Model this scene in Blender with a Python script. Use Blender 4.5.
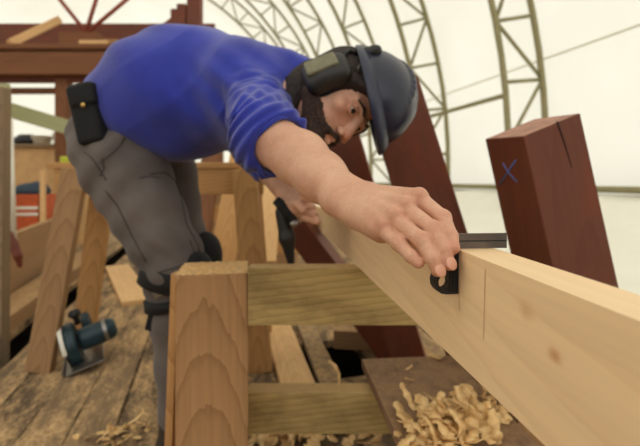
import bpy, bmesh, math, random
import numpy as np
from mathutils import Vector, Matrix
random.seed(7)
PI = math.pi
C = bpy.context.scene.collection
for o in list(bpy.data.objects): bpy.data.objects.remove(o)

# ------------------------------------------------------------------ camera, world, exposure
H, F0 = 0.83, 427.0
HY = 180.0
def at(px, py, d):
    """a point of the place that lies d metres in front of the standing point"""
    return Vector(((px-320)/F0*d, d, H-(py-HY)/F0*d))
cam = bpy.data.cameras.new('camera'); camo = bpy.data.objects.new('camera', cam); C.objects.link(camo)
camo.location = (0, 0, H); camo.rotation_euler = (PI/2, 0, 0)
cam.sensor_width = 36; cam.lens = 36*F0/640; cam.shift_y = -(223-HY)/640
cam.clip_start = 0.02; cam.clip_end = 200
cam.dof.use_dof = True; cam.dof.focus_distance = 0.43; cam.dof.aperture_fstop = 6.0
sc = bpy.context.scene; sc.camera = camo
w = bpy.data.worlds.new('overcast_sky'); sc.world = w; w.use_nodes = True
bg = w.node_tree.nodes['Background']; bg.inputs[0].default_value = (1.0, 1.0, 0.985, 1); bg.inputs[1].default_value = 3.2
sc.view_settings.view_transform = 'Standard'; sc.view_settings.look = 'None'; sc.view_settings.gamma = 1
sc.view_settings.use_curve_mapping = False
sc.view_settings.exposure = -1.0

# ------------------------------------------------------------------ helpers: objects
WM = {}
def place(o, W, parent=None):
    if parent is not None:
        o.parent = parent; o.matrix_basis = WM[parent.name].inverted() @ W
    else:
        o.matrix_basis = W
    WM[o.name] = W.copy()
    return o
def tag(o, label=None, cat=None, group=None, kind=None):
    if label: o['label'] = label
    if cat: o['category'] = cat
    if group: o['group'] = group
    if kind: o['kind'] = kind
    return o
def thing(name, label, cat, loc=(0,0,0), group=None):
    o = bpy.data.objects.new(name, None); C.objects.link(o); o.empty_display_size = .05
    place(o, Matrix.Translation(Vector(loc)))
    return tag(o, label, cat, group)
def mesh_obj(name, verts, faces, m, parent=None, W=None, smooth=False):
    me = bpy.data.meshes.new(name)
    me.from_pydata([tuple(v) for v in verts], [], [tuple(f) for f in faces]); me.update()
    if smooth: me.polygons.foreach_set('use_smooth', [True]*len(me.polygons))
    if m: me.materials.append(m)
    o = bpy.data.objects.new(name, me); C.objects.link(o)
    place(o, W if W is not None else Matrix.Identity(4), parent)
    return o
def bm_obj(name, bm, m, parent=None, W=None, smooth=False):
    me = bpy.data.meshes.new(name); bmesh.ops.recalc_face_normals(bm, faces=bm.faces); bm.to_mesh(me); bm.free()
    if smooth: me.polygons.foreach_set('use_smooth', [True]*len(me.polygons))
    me.materials.append(m)
    o = bpy.data.objects.new(name, me); C.objects.link(o)
    place(o, W if W is not None else Matrix.Identity(4), parent)
    return o
def add_box(bm, c, s, bev=0.0, M=None):
    g = bmesh.ops.create_cube(bm, size=1.0)
    vs = g['verts']
    for v in vs: v.co = Vector((v.co.x*s[0], v.co.y*s[1], v.co.z*s[2]))
    if bev > 0:
        es = list({e for v in vs for e in v.link_edges})
        r = bmesh.ops.bevel(bm, geom=es, offset=bev, segments=2, profile=.6, affect='EDGES')
        vs = list({v for f in r['faces'] for v in f.verts} | {v for v in vs if v.is_valid})
    for v in vs:
        p = v.co + Vector((0,0,0))
        v.co = (M @ p if M else p) + Vector(c)
    return vs
def frame(p0, p1, up=(0,0,1)):
    p0, p1 = Vector(p0), Vector(p1)
    x = (p1-p0).normalized(); z = Vector(up); y = z.cross(x).normalized(); z = x.cross(y)
    M = Matrix((x, y, z)).transposed().to_4x4(); M.translation = (p0+p1)/2
    return M, (p1-p0).length
def beam(name, p0, p1, wd, th, m, parent=None, up=(0,0,1), bev=.003, rag=0.0, seg=1):
    """a squared timber: local X along it, wd across, th along up"""
    M, L = frame(p0, p1, up)
    bm = bmesh.new(); add_box(bm, (0,0,0), (L, wd, th), bev)
    if rag:
        rnd = random.Random(hash(name) % 1000 + int(L*1000))
        for v in bm.verts: v.co += Vector((rnd.uniform(-1,1), rnd.uniform(-1,1), rnd.uniform(-1,1)))*rag
    return bm_obj(name, bm, m, parent, M)
def tube_bm(bm, pts, r, n=10, cap=True, closed=False):
    pts = [Vector(p) for p in pts]; rings = []
    rr = r if isinstance(r, (list, tuple)) else [r]*len(pts)
    ref = None
    for i, p in enumerate(pts):
        if closed: t = pts[(i+1) % len(pts)] - pts[i-1]
        else: t = pts[min(i+1, len(pts)-1)] - pts[max(i-1, 0)]
        t.normalize()
        if ref is None:
            ref = Vector((0,0,1)) if abs(t.z) < .9 else Vector((1,0,0))
        a = ref - t*ref.dot(t); a.normalize(); b = t.cross(a); ref = a
        rings.append([bm.verts.new(p + (a*math.cos(2*PI*k/n) + b*math.sin(2*PI*k/n))*rr[i]) for k in range(n)])
    m = len(rings)
    for i in range(m if closed else m-1):
        A, B = rings[i], rings[(i+1) % m]
        for k in range(n): bm.faces.new((A[k], A[(k+1) % n], B[(k+1) % n], B[k]))
    if cap and not closed:
        bm.faces.new(rings[0]); bm.faces.new(list(reversed(rings[-1])))
def tube(name, pts, r, m, parent=None, n=10, closed=False):
    bm = bmesh.new(); tube_bm(bm, pts, r, n, True, closed)
    return bm_obj(name, bm, m, parent, None, True)
def lathe_bm(bm, prof, n=24, M=None):
    """revolve (radius, height) pairs about local Z"""
    rings = []
    for r, z in prof:
        rings.append([bm.verts.new((M or Matrix.Identity(4)) @ Vector((r*math.cos(2*PI*k/n), r*math.sin(2*PI*k/n), z))) for k in range(n)])
    for A, B in zip(rings, rings[1:]):
        for k in range(n): bm.faces.new((A[k], A[(k+1) % n], B[(k+1) % n], B[k]))
    bm.faces.new(list(reversed(rings[0]))); bm.faces.new(rings[-1])
def axes(o, x, z):
    x = Vector(x).normalized(); z = Vector(z); y = z.cross(x).normalized(); z = x.cross(y)
    M = Matrix((x, y, z)).transposed().to_4x4(); M.translation = Vector(o)
    return M

# ------------------------------------------------------------------ helpers: materials
def lin(c):
    return tuple(((v/255)/12.92 if v/255 <= .04045 else ((v/255+.055)/1.055)**2.4) for v in c) + (1.0,)
class NT:
    def __init__(s, name):
        s.m = bpy.data.materials.new(name); s.m.use_nodes = True; s.t = s.m.node_tree; s.n = s.t.nodes
        s.b = s.n['Principled BSDF']; s.out = s.n['Material Output']
    def new(s, typ, **kw):
        x = s.n.new(typ)
        for k, v in kw.items():
            if k.startswith('_'): x.inputs[k[1:].replace('_', ' ')].default_value = v
            else: setattr(x, k, v)
        return x
    def link(s, a, b): s.t.links.new(a, b)
    def coord(s, kind='Object', scale=(1,1,1), loc=(0,0,0), rot=(0,0,0), rnd=False):
        c = s.new('ShaderNodeTexCoord'); mp = s.new('ShaderNodeMapping'); src = c.outputs[kind]
        if rnd:
            oi = s.new('ShaderNodeObjectInfo'); ad = s.new('ShaderNodeVectorMath', operation='ADD')
            mu = s.new('ShaderNodeMath', operation='MULTIPLY'); mu.inputs[1].default_value = 13.7
            s.link(oi.outputs['Random'], mu.inputs[0]); s.link(src, ad.inputs[0]); s.link(mu.outputs[0], ad.inputs[1]); src = ad.outputs[0]
        mp.inputs['Scale'].default_value = scale; mp.inputs['Location'].default_value = loc; mp.inputs['Rotation'].default_value = rot
        s.link(src, mp.inputs['Vector']); return mp.outputs[0]
    def noise(s, vec, scale=1, detail=5, rough=.55, dist=0):
        x = s.new('ShaderNodeTexNoise'); x.inputs['Scale'].default_value = scale; x.inputs['Detail'].default_value = detail
        x.inputs['Roughness'].default_value = rough; x.inputs['Distortion'].default_value = dist
        s.link(vec, x.inputs['Vector']); return x.outputs['Fac']
    def ramp(s, fac, stops):
        r = s.new('ShaderNodeValToRGB'); e = r.color_ramp.elements
        while len(e) < len(stops): e.new(.5)
        for i, (p, c) in enumerate(stops): e[i].position = p; e[i].color = c
        s.link(fac, r.inputs[0]); return r.outputs[0]
    def mix(s, a, b, fac, mode='MIX'):
        x = s.new('ShaderNodeMix', data_type='RGBA', blend_type=mode)
        for v, i in ((fac, 0), (a, 6), (b, 7)):
            if hasattr(v, 'is_output'): s.link(v, x.inputs[i])
            else: x.inputs[i].default_value = v
        return x.outputs[2]
    def bump(s, h, strength=.2, dist=.002):
        x = s.new('ShaderNodeBump'); x.inputs['Strength'].default_value = strength; x.inputs['Distance'].default_value = dist
        s.link(h, x.inputs['Height']); s.link(x.outputs[0], s.b.inputs['Normal'])
    def col(s, c):
        if hasattr(c, 'is_output'): s.link(c, s.b.inputs['Base Color'])
        else: s.b.inputs['Base Color'].default_value = c
G = lambda v: (v, v, v, 1)
def plain(name, rgb, rough=.6, metal=0.0, var=.12, scale=18, bump=.1, coat=0.0):
    t = NT(name); v = t.coord()
    n = t.noise(v, scale, 4)
    c = lin(rgb); d = tuple(x*(1-var*2) for x in c[:3]) + (1,); e = tuple(min(1, x*(1+var*1.2)) for x in c[:3]) + (1,)
    t.col(t.ramp(n, [(.25, d), (.75, e)])); t.b.inputs['Roughness'].default_value = rough; t.b.inputs['Metallic'].default_value = metal
    if coat: t.b.inputs['Coat Weight'].default_value = coat; t.b.inputs['Coat Roughness'].default_value = .15
    if bump: t.bump(t.noise(v, scale*8, 3), bump, .001)
    return t.m
def wood(name, light, dark, rough=.7, ring=22.0, dust=None, dust_amt=.5, contrast=1.0, bump=.25, stain=None, streak=.5):
    t = NT(name)
    v = t.coord(rnd=True); v0 = t.coord()
    mp = t.new('ShaderNodeMapping'); mp.inputs['Scale'].default_value = (.30, 1, 1); mp.inputs['Location'].default_value = (0, .012, -.10); mp.inputs['Rotation'].default_value = (0, .42, .10); t.link(v0, mp.inputs[0])
    wv = t.new('ShaderNodeTexWave', wave_type='RINGS', rings_direction='X', wave_profile='SAW')
    wv.inputs['Scale'].default_value = ring; wv.inputs['Distortion'].default_value = 2.2; wv.inputs['Detail'].default_value = 3
    wv.inputs['Detail Scale'].default_value = 1.6; wv.inputs['Detail Roughness'].default_value = .6
    t.link(mp.outputs[0], wv.inputs['Vector'])
    mp2 = t.new('ShaderNodeMapping'); mp2.inputs['Scale'].default_value = (3, 90, 90); t.link(v, mp2.inputs[0])
    fine = t.noise(mp2.outputs[0], 1, 5, .6)
    mp3 = t.new('ShaderNodeMapping'); mp3.inputs['Scale'].default_value = (1.3, 7, 7); t.link(v, mp3.inputs[0])
    big = t.noise(mp3.outputs[0], 1, 3, .5, .4)
    L, D = lin(light), lin(dark)
    mid = tuple(L[i]*.6+D[i]*.4 for i in range(3)) + (1,)
    c1 = t.ramp(wv.outputs['Fac'], [(0, L), (.72, t_mix(L, D, .3*contrast)), (1, t_mix(L, D, .85*contrast))])
    c2 = t.ramp(big, [(.3, L), (.7, mid)])
    c = t.mix(c2, c1, .55)
    c = t.mix(c, t.ramp(fine, [(.3, G(.72)), (.65, G(1.08))]), streak, 'MULTIPLY')
    if stain:
        mp4 = t.new('ShaderNodeMapping'); mp4.inputs['Scale'].default_value = (4, 9, 9); t.link(v, mp4.inputs[0])
        c = t.mix(c, lin(stain), t.ramp(t.noise(mp4.outputs[0], 1, 5, .65), [(.45, G(0)), (.75, G(.75))]))
    if dust:
        g = t.new('ShaderNodeNewGeometry'); sp = t.new('ShaderNodeSeparateXYZ'); t.link(g.outputs['Normal'], sp.inputs[0])
        up = t.ramp(sp.outputs['Z'], [(.75, G(0)), (.92, G(1))])
        dn = t.ramp(t.noise(v, 26, 6, .7), [(.62-dust_amt*.5, G(0)), (.75-dust_amt*.4, G(1))])
        sp2 = t.ramp(t.noise(v, 260, 4, .7), [(.35, lin(tuple(x*.78 for x in dust))), (.7, lin(dust))])
        c = t.mix(c, sp2, t.mix(dn, up, 1.0, 'MULTIPLY'))
    t.col(c); t.b.inputs['Roughness'].default_value = rough; t.b.inputs['Specular IOR Level'].default_value = .3
    t.bump(fine, bump, .0015)
    return t.m
def t_mix(a, b, f): return tuple(a[i]*(1-f)+b[i]*f for i in range(3)) + (1,)
def fabric(name, rgb, rgb2, weave=700, rough=.9, bump=.25, sheen=.2, nscale=6):
    t = NT(name); v = t.coord()
    t.col(t.ramp(t.noise(v, nscale, 5, .6), [(.3, lin(rgb2)), (.7, lin(rgb))]))
    t.b.inputs['Roughness'].default_value = rough; t.b.inputs['Sheen Weight'].default_value = sheen; t.b.inputs['Specular IOR Level'].default_value = .15
    a = t.noise(v, weave, 2); b = t.noise(v, 45, 4)
    m = t.new('ShaderNodeMath', operation='MULTIPLY_ADD'); m.inputs[1].default_value = .25; t.link(a, m.inputs[0]); t.link(b, m.inputs[2])
    t.bump(m.outputs[0], bump, .003)
    return t.m

M = {}
M['fir'] = wood('fresh_fir', (246,214,170), (224,182,134), .55, 9, bump=.08, contrast=.6, streak=.25)
M['fir_top'] = M['fir']
M['post'] = wood('rough_sawn_fir', (186,144,100), (130,90,55), .8, 22, dust=(240,204,148), dust_amt=1.2, contrast=1.1)
M['treated'] = wood('treated_greenish_pine', (196,168,110), (120,96,52), .8, 22, dust=(214,178,120), dust_amt=.9, stain=(84,64,34), contrast=1.1)
M['trestle'] = wood('trestle_pine', (206,158,102), (150,104,60), .75, 20, dust=(226,186,130), dust_amt=.6)
M['oldpine'] = wood('weathered_pine', (176,138,98), (120,88,58), .8, 20, dust=(206,168,116), dust_amt=.4)
M['lightpine'] = wood('light_pine', (232,190,136), (196,146,94), .7, 18, contrast=.7)
M['greywood'] = wood('grey_weathered_wood', (150,128,100), (104,86,66), .85, 22, dust=(206,168,116), dust_amt=.4)
M['darkboard'] = wood('dark_dusty_board', (146,114,88), (98,74,56), .85, 18, dust=(176,140,102), dust_amt=.45)
M['paintbrown'] = wood('red_brown_primed_timber', (112,64,46), (84,46,32), .6, 10, contrast=.5, bump=.2, stain=(128,60,36), streak=.35)
M['hull'] = wood('brown_hull_timber', (134,88,58), (84,50,34), .75, 12, contrast=.7, dust=(196,150,104), dust_amt=.6)
M['greenwood'] = wood('pale_green_board', (176,176,132), (136,138,98), .8, 14, contrast=.5)
M['steel_olive'] = plain('olive_galvanised_tube', (150,142,104), .55, .3, .08)
M['redrod'] = plain('rusty_rod', (150,72,52), .7, 0, .1)
M['black'] = plain('black_plastic', (22,23,27), .45, 0, .1, 30, .05)
M['rubber'] = plain('black_webbing', (13,13,15), .8, 0, .15, 60, .3)
M['steel'] = plain('brushed_steel', (150,146,140), .35, .9, .06, 40, .05)
M['blade'] = plain('dark_oxidised_steel', (112,104,98), .42, .75, .1, 60, .05)
M['white'] = plain('white_enamel', (236,232,218), .5, 0, .04)
M['orange'] = plain('orange_crate', (206,92,44), .55)
M['bluegrey'] = plain('blue_grey_canvas', (54,70,86), .8)
M['lime'] = plain('lime_plastic', (176,184,40), .5)
M['sheet'] = plain('white_sheet', (244,241,228), .8, 0, .02, 3, .05)
M['sawn_end'] = plain('worn_sawn_end', (184,138,118), .85, 0, .25, 30, .5)
M['teal'] = plain('dark_teal_plastic', (24,52,62), .45, 0, .15, 25, .1)
M['helmet'] = plain('navy_helmet_shell', (17,23,50), .38, 0, .12, 14, .03, .15)
M['helmrim'] = plain('helmet_rim', (30,36,62), .4, 0, .1, 14, .03, .15)
M['muff'] = plain('dark_muff_shell', (34,32,30), .5, 0, .15, 25, .1)
M['muffpad'] = plain('olive_muff_plate', (126,122,96), .6, 0, .12, 60, .1)
M['brass'] = plain('brass_snap', (206,170,96), .35, .8, .05)
M['yellow'] = plain('yellow_foam', (226,172,36), .7)
M['tan_box'] = plain('tan_plywood', (206,164,112), .75, 0, .08, 8)
M['shaving'] = None
M['shirt'] = fabric('blue_rib_jersey', (58,70,176), (42,50,146), 900, sheen=.35)
M['pants'] = fabric('grey_work_canvas', (114,105,100), (90,83,80), 800, sheen=.1, bump=.4)
M['pantsdark'] = fabric('dark_pocket_seam', (82,74,70), (68,62,59), 800, sheen=.1)
M['hair'] = plain('dark_brown_hair', (44,30,24), .7, 0, .35, 60, .6)
M['beard'] = plain('dark_brown_beard', (66,45,36), .85, 0, .35, 120, .9)
M['eye'] = plain('eye_white', (214,204,194), .2, 0, .02, 30, 0)
M['iris'] = plain('dark_iris', (34,24,20), .2, 0, .1, 30, 0)
M['nail'] = plain('finger_nail', (226,168,140), .35, 0, .05, 60, .0)
M['blue_chalk'] = plain('blue_crayon', (92,112,178), .9, 0, .1)
M['leather'] = plain('red_brown_leather', (110,48,30), .6)
M['pencil'] = plain('grey_pencil_line', (200,162,124), .9)
M['crack'] = plain('open_crack', (44,24,20), .95)
M['boot'] = plain('dark_boot_leather', (50,40,34), .6)
def shaving_mat():
    t = NT('pine_shaving'); v = t.coord()
    t.col(t.ramp(t.noise(v, 60, 4), [(.3, lin((222,176,112))), (.7, lin((244,210,152)))]))
    t.b.inputs['Roughness'].default_value = .7; t.b.inputs['Transmission Weight'].default_value = 0
    return t.m
M['shaving'] = shaving_mat()
def skin_mat():
    t = NT('skin'); v = t.coord()
    base = t.ramp(t.noise(v, 22, 5, .6), [(.3, lin((206,152,124))), (.7, lin((224,176,147)))])
    base = t.mix(base, t.ramp(t.noise(v, 240, 4, .7), [(.35, G(.91)), (.6, G(1.02))]), .8, 'MULTIPLY')
    a = t.new('ShaderNodeAttribute', attribute_name='flush')
    c = t.mix(base, lin((198,112,86)), a.outputs['Fac'])
    a2 = t.new('ShaderNodeAttribute', attribute_name='nail')
    c = t.mix(c, lin((236,184,158)), a2.outputs['Fac'])
    t.col(c); t.b.inputs['Roughness'].default_value = .5
    t.b.inputs['Subsurface Weight'].default_value = .08; t.b.inputs['Subsurface Radius'].default_value = (.006, .002, .001); t.b.inputs['Subsurface Scale'].default_value = .5
    vo = t.new('ShaderNodeTexVoronoi'); vo.inputs['Scale'].default_value = 650; t.link(v, vo.inputs['Vector'])
    m = t.new('ShaderNodeMath', operation='MULTIPLY_ADD'); m.inputs[1].default_value = .35; t.link(vo.outputs['Distance'], m.inputs[0]); t.link(t.noise(v, 180, 4), m.inputs[2])
    t.bump(m.outputs[0], .38, .0022)
    return t.m
M['skin'] = skin_mat()
def tent_mat():
    t = NT('white_tent_fabric'); v = t.coord('Object')
    n = t.noise(v, .35, 4)
    c = t.ramp(n, [(.3, lin((226,222,206))), (.7, lin((235,232,218)))])
    tr = t.new('ShaderNodeBsdfTranslucent'); df = t.new('ShaderNodeBsdfDiffuse'); mx = t.new('ShaderNodeMixShader'); mx.inputs[0].default_value = .35
    t.link(c, tr.inputs[0]); t.link(c, df.inputs[0]); t.link(tr.outputs[0], mx.inputs[1]); t.link(df.outputs[0], mx.inputs[2])
    t.link(mx.outputs[0], t.out.inputs['Surface']); t.n.remove(t.b)
    return t.m
M['tent'] = tent_mat()
def floor_mat():
    t = NT('sawdusty_floorboards'); v = t.coord()
    sp = t.new('ShaderNodeSeparateXYZ'); t.link(v, sp.inputs[0])
    dv = t.new('ShaderNodeMath', operation='DIVIDE'); dv.inputs[1].default_value = .145; t.link(sp.outputs['Y'], dv.inputs[0])
    fl = t.new('ShaderNodeMath', operation='FLOOR'); t.link(dv.outputs[0], fl.inputs[0])
    wn = t.new('ShaderNodeTexWhiteNoise', noise_dimensions='1D'); t.link(fl.outputs[0], wn.inputs['W'])
    base = t.ramp(wn.outputs['Value'], [(0, lin((92,78,64))), (.5, lin((116,98,78))), (1, lin((140,116,90)))])
    mp = t.new('ShaderNodeMapping'); mp.inputs['Scale'].default_value = (2.5, 45, 45); t.link(v, mp.inputs[0])
    g = t.noise(mp.outputs[0], 1, 5, .65)
    base = t.mix(base, t.ramp(g, [(.3, G(.6)), (.7, G(1.1))]), .7, 'MULTIPLY')
    mpd = t.new('ShaderNodeMapping'); mpd.inputs['Scale'].default_value = (2.2, 6.5, 1); t.link(v, mpd.inputs[0])
    d = t.ramp(t.noise(mpd.outputs[0], 1.6, 10, .82), [(.44, G(.05)), (.58, G(.95))])
    gr = t.ramp(t.noise(v, 55, 6, .8), [(.35, lin((152,120,84))), (.62, lin((222,186,138)))])
    c = t.mix(base, gr, d)
    fr = t.new('ShaderNodeMath', operation='FRACT'); t.link(dv.outputs[0], fr.inputs[0])
    pp = t.new('ShaderNodeMath', operation='PINGPONG'); pp.inputs[1].default_value = .5; t.link(fr.outputs[0], pp.inputs[0])
    c = t.mix(c, t.ramp(pp.outputs[0], [(.02, lin((72,56,42))), (.07, G(1))]), t.ramp(t.noise(v, 5, 4), [(.42, G(0)), (.62, G(.8))]), 'MULTIPLY')
    t.col(c); t.b.inputs['Roughness'].default_value = .9; t.b.inputs['Specular IOR Level'].default_value = .15
    t.bump(t.noise(v, 90, 6, .75), .5, .006)
    return t.m
M['floor'] = floor_mat()
M['ground'] = plain('dark_dirt', (60,46,34), .95, 0, .3, 5, .4)

# ------------------------------------------------------------------ helpers: solid modelling of organic shapes
def smin(a, b, k):
    if k <= 0: return np.minimum(a, b)
    h = np.clip(.5+.5*(b-a)/k, 0, 1); return b*(1-h)+a*h-k*h*(1-h)
def smax(a, b, k): return -smin(-a, -b, k)
class Solid:
    def __init__(s): s.ops = []
    def cap(s, a, b, ra, rb=None, k=.01, op='add'):
        a = np.array(a, float); b = np.array(b, float); rb = ra if rb is None else rb; ba = b-a; L2 = max(ba@ba, 1e-12)
        def f(P):
            h = np.clip((P-a)@ba/L2, 0, 1); return np.sqrt(((P-a-h[:, None]*ba)**2).sum(1)) - (ra+(rb-ra)*h)
        s.ops.append((f, (a+b)/2, math.sqrt(L2)/2+max(ra, rb), k, op)); return s
    def chain(s, pts, k=.01):
        for (p, r), (q, t) in zip(pts, pts[1:]): s.cap(p, q, r, t, k)
        return s
    def ell(s, c, r, R=None, k=.01, op='add'):
        c = np.array(c, float); r = np.array(r, float); R = np.eye(3) if R is None else np.array(R, float)
        def f(P):
            q = (P-c)@R.T; k0 = np.sqrt(((q/r)**2).sum(1)); k1 = np.sqrt(((q/r**2)**2).sum(1))+1e-9
            return k0*(k0-1)/k1
        s.ops.append((f, c, r.max(), k, op)); return s
    def box(s, c, hs, R=None, rad=.005, k=.005, op='add'):
        c = np.array(c, float); hs = np.array(hs, float)-rad; R = np.eye(3) if R is None else np.array(R, float)
        def f(P):
            q = np.abs((P-c)@R.T)-hs
            return np.sqrt((np.maximum(q, 0)**2).sum(1))+np.minimum(q.max(1), 0)-rad
        s.ops.append((f, c, float(np.linalg.norm(hs))+rad, k, op)); return s
    def cut(s, p, n, k=.004):
        p = np.array(p, float); n = np.array(n, float); n /= np.linalg.norm(n)
        s.ops.append((lambda P: (P-p)@n, p, 1e9, k, 'int')); return s
    def fn(s, f, op='disp', k=0): s.ops.append((f, np.zeros(3), 1e9, k, op)); return s
    def ev(s, P, near=None):
        d = np.full(len(P), 1.0)
        if near is not None: cc, cr = near
        for f, c, r, k, op in s.ops:
            if near is not None and np.linalg.norm(cc-c)-r-cr > .05: continue
            if op == 'disp': d = d + f(P)
            elif op == 'add': d = smin(d, f(P), k)
            elif op == 'sub': d = smax(d, -f(P), k)
            else: d = smax(d, f(P), k)
        return d
    def mesh(s, lo, hi, h):
        lo = np.array(lo, float); hi = np.array(hi, float); B = 8
        nb = np.ceil((hi-lo)/(B*h)).astype(int); N = nb*B+2
        g = np.stack(np.meshgrid(*[np.arange(n) for n in nb], indexing='ij'), -1).reshape(-1, 3)
        ctr = lo+(g+.5)*B*h
        dist = np.concatenate([s.ev(c) for c in np.array_split(ctr, max(1, len(ctr)//200000+1))])
        g = g[np.abs(dist) < B*h*.87*1.5+.004]
        key = g//5; _, inv = np.unique(key, axis=0, return_inverse=True); inv = inv.ravel()
        off = np.stack(np.meshgrid(*[np.arange(B+1)]*3, indexing='ij'), -1).reshape(-1, 3)
        cid = lambda I: (I[..., 0]*N[1]+I[..., 1])*N[2]+I[..., 2]
        ids, pos, quads = [], [], []
        for q in range(inv.max()+1 if len(inv) else 0):
            gb = g[inv == q]
            I = gb[:, None, :]*B+off[None]
            P = lo+I.reshape(-1, 3)*h
            mn, mx = P.min(0), P.max(0)
            V = s.ev(P, ((mn+mx)/2, np.linalg.norm(mx-mn)/2)).reshape(len(gb), B+1, B+1, B+1)
            S = V < 0
            cor = [(a, b, c) for a in (0, 1) for b in (0, 1) for c in (0, 1)]
            sl = lambda A, a, b, c: A[:, a:a+B, b:b+B, c:c+B]
            cnt = sum(sl(S, *c).astype(int) for c in cor)
            act = (cnt > 0) & (cnt < 8)
            bi, x, y, z = np.nonzero(act)
            if len(bi) == 0: continue
            cv = np.stack([V[bi, x+a, y+b, z+c] for a, b, c in cor], 1)
            acc = np.zeros((len(bi), 3)); n = np.zeros(len(bi))
            for i in range(8):
                for j in range(i+1, 8):
                    if sum(abs(cor[i][t]-cor[j][t]) for t in range(3)) != 1: continue
                    m = (cv[:, i] < 0) != (cv[:, j] < 0)
                    tt = np.where(m, cv[:, i]/np.where(m, cv[:, i]-cv[:, j], 1), 0)
                    e = np.array(cor[i])+tt[:, None]*(np.array(cor[j])-np.array(cor[i]))
                    acc += np.where(m[:, None], e, 0); n += m
            cell = gb[bi]*B+np.stack([x, y, z], 1)
            ids.append(cid(cell+1)); pos.append(lo+(cell+acc/n[:, None])*h)
            for ax in range(3):
                sh = [0, 0, 0]; sh[ax] = 1
                A0 = S[:, :B, :B, :B]; A1 = S[:, sh[0]:sh[0]+B, sh[1]:sh[1]+B, sh[2]:sh[2]+B]
                b2, x2, y2, z2 = np.nonzero(A0 != A1)
                if len(b2) == 0: continue
                ce = gb[b2]*B+np.stack([x2, y2, z2], 1)+1
                u, w_ = [(1, 2), (2, 0), (0, 1)][ax]
                du = np.zeros(3, int); du[u] = 1; dw = np.zeros(3, int); dw[w_] = 1
                qd = np.stack([cid(ce-du-dw), cid(ce-dw), cid(ce), cid(ce-du)], 1)
                fl = A0[b2, x2, y2, z2]
                quads.append(np.where(fl[:, None], qd, qd[:, ::-1]))
        ids = np.concatenate(ids); pos = np.concatenate(pos); quads = np.concatenate(quads)
        o = np.argsort(ids); ids = ids[o]; pos = pos[o]
        qi = np.clip(np.searchsorted(ids, quads), 0, len(ids)-1)
        qi = qi[(ids[qi] == quads).all(1)]
        return pos, qi
    def build(s, name, m, lo, hi, h, parent=None, keep_largest=False, attrs=None):
        pos, q = s.mesh(lo, hi, h)
        if keep_largest:
            lab = np.arange(len(pos))
            while True:
                mn = lab[q].min(1); new = lab.copy(); 
                for k in range(4): np.minimum.at(new, q[:, k], mn)
                new = new[new]
                if (new == lab).all(): break
                lab = new
            u, c = np.unique(lab, return_counts=True); big = u[c.argmax()]
            kp = lab == big; idx = np.cumsum(kp)-1; q = idx[q[kp[q].all(1)]]; pos = pos[kp]
        me = bpy.data.meshes.new(name)
        me.vertices.add(len(pos)); me.vertices.foreach_set('co', pos.astype(np.float32).ravel())
        me.loops.add(q.size); me.loops.foreach_set('vertex_index', q.astype(np.int32).ravel())
        me.polygons.add(len(q)); me.polygons.foreach_set('loop_start', np.arange(0, q.size, 4, dtype=np.int32))
        me.update(calc_edges=True); me.validate()
        me.polygons.foreach_set('use_smooth', np.ones(len(me.polygons), bool))
        if attrs:
            for nm, fn in attrs.items():
                at_ = me.attributes.new(nm, 'FLOAT', 'POINT'); at_.data.foreach_set('value', fn(pos).astype(np.float32))
        me.materials.append(m)
        o = bpy.data.objects.new(name, me); C.objects.link(o)
        place(o, Matrix.Identity(4), parent)
        return o
def bounds(pts, pad):
    a = np.array([tuple(p) for p in pts]); return a.min(0)-pad, a.max(0)+pad

# ------------------------------------------------------------------ the setting: ground, floor, tent
AX = math.radians(15.0)
A = Vector((-math.sin(AX), math.cos(AX), 0)); R_ = Vector((math.cos(AX), math.sin(AX), 0)); Z = Vector((0,0,1))
def ten(s, r, z=0): return A*s + R_*r + Z*z
TW = Matrix((A, -R_, Z)).transposed().to_4x4()          # local x along the tent, y to its left
tag(mesh_obj('ground', [ten(-9,-14,-.55), ten(-9,6,-.55), ten(26,6,-.55), ten(26,-14,-.55)], [(0,1,2,3)], M['ground']), kind='structure')
def floor():
    bm = bmesh.new(); wd = .145
    y = -4.5
    k = 0
    rnd = random.Random(3)
    k0 = -31; 
    for k in range(k0, 6):
        y0 = k*wd; y1 = y0+wd-.0018; yc = (y0+y1)/2
        # tent-left is +y here; the deck ends before a dark gap, beyond which it goes on
        segs = [(-3.0, 24.0)]
        if -.68 < yc < -.50: segs = [(-3.0, 1.70), (2.12, 24.0)]
        for a, b in segs: add_box(bm, ((a+b)/2, yc, -.018+rnd.uniform(-.0015,.0015)), (b-a, y1-y0, .036), .0015)
    for k in range(7, 82):
        y0 = k*wd+.0; add_box(bm, (10.5, y0+wd/2, -.018+rnd.uniform(-.002,.002)), (27, wd-.004, .036), .0015)
    return tag(bm_obj('floor', bm, M['floor'], None, TW), kind='structure')
floor()
RHO, RC, ZC = 8.5, -3.9, 1.2
def arch(t, rho):
    """t runs 0 (right foot) .. 1 (left foot)"""
    if t < .06: return RC+rho, ZC*(t/.06)
    if t > .94: return RC-rho, ZC*((1-t)/.06)
    th = (t-.06)/.88*PI
    return RC+rho*math.cos(th), ZC+rho*math.sin(th)
def shell(name, t0, t1, s0=-7.5, s1=25.0, n=24):
    vs, fs = [], []
    ts = [t0+(t1-t0)*i/n for i in range(n+1)]
    for t in ts:
        r, z = arch(t, RHO+.05)
        vs += [ten(s0, r, z-.55 if z < .02 else z), ten(s1, r, z-.55 if z < .02 else z)]
    for i in range(n): fs.append((2*i, 2*i+1, 2*i+3, 2*i+2))
    return tag(mesh_obj(name, vs, fs, M['tent'], None, None, True), kind='structure')
shell('wall_right', 0, .10, n=10); shell('ceiling', .10, .90, n=40); shell('wall_left', .90, 1, n=10)
vs = [ten(25, *arch(i/40, RHO+.05)) for i in range(41)]
vs[0].z = vs[-1].z = -.55
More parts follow.
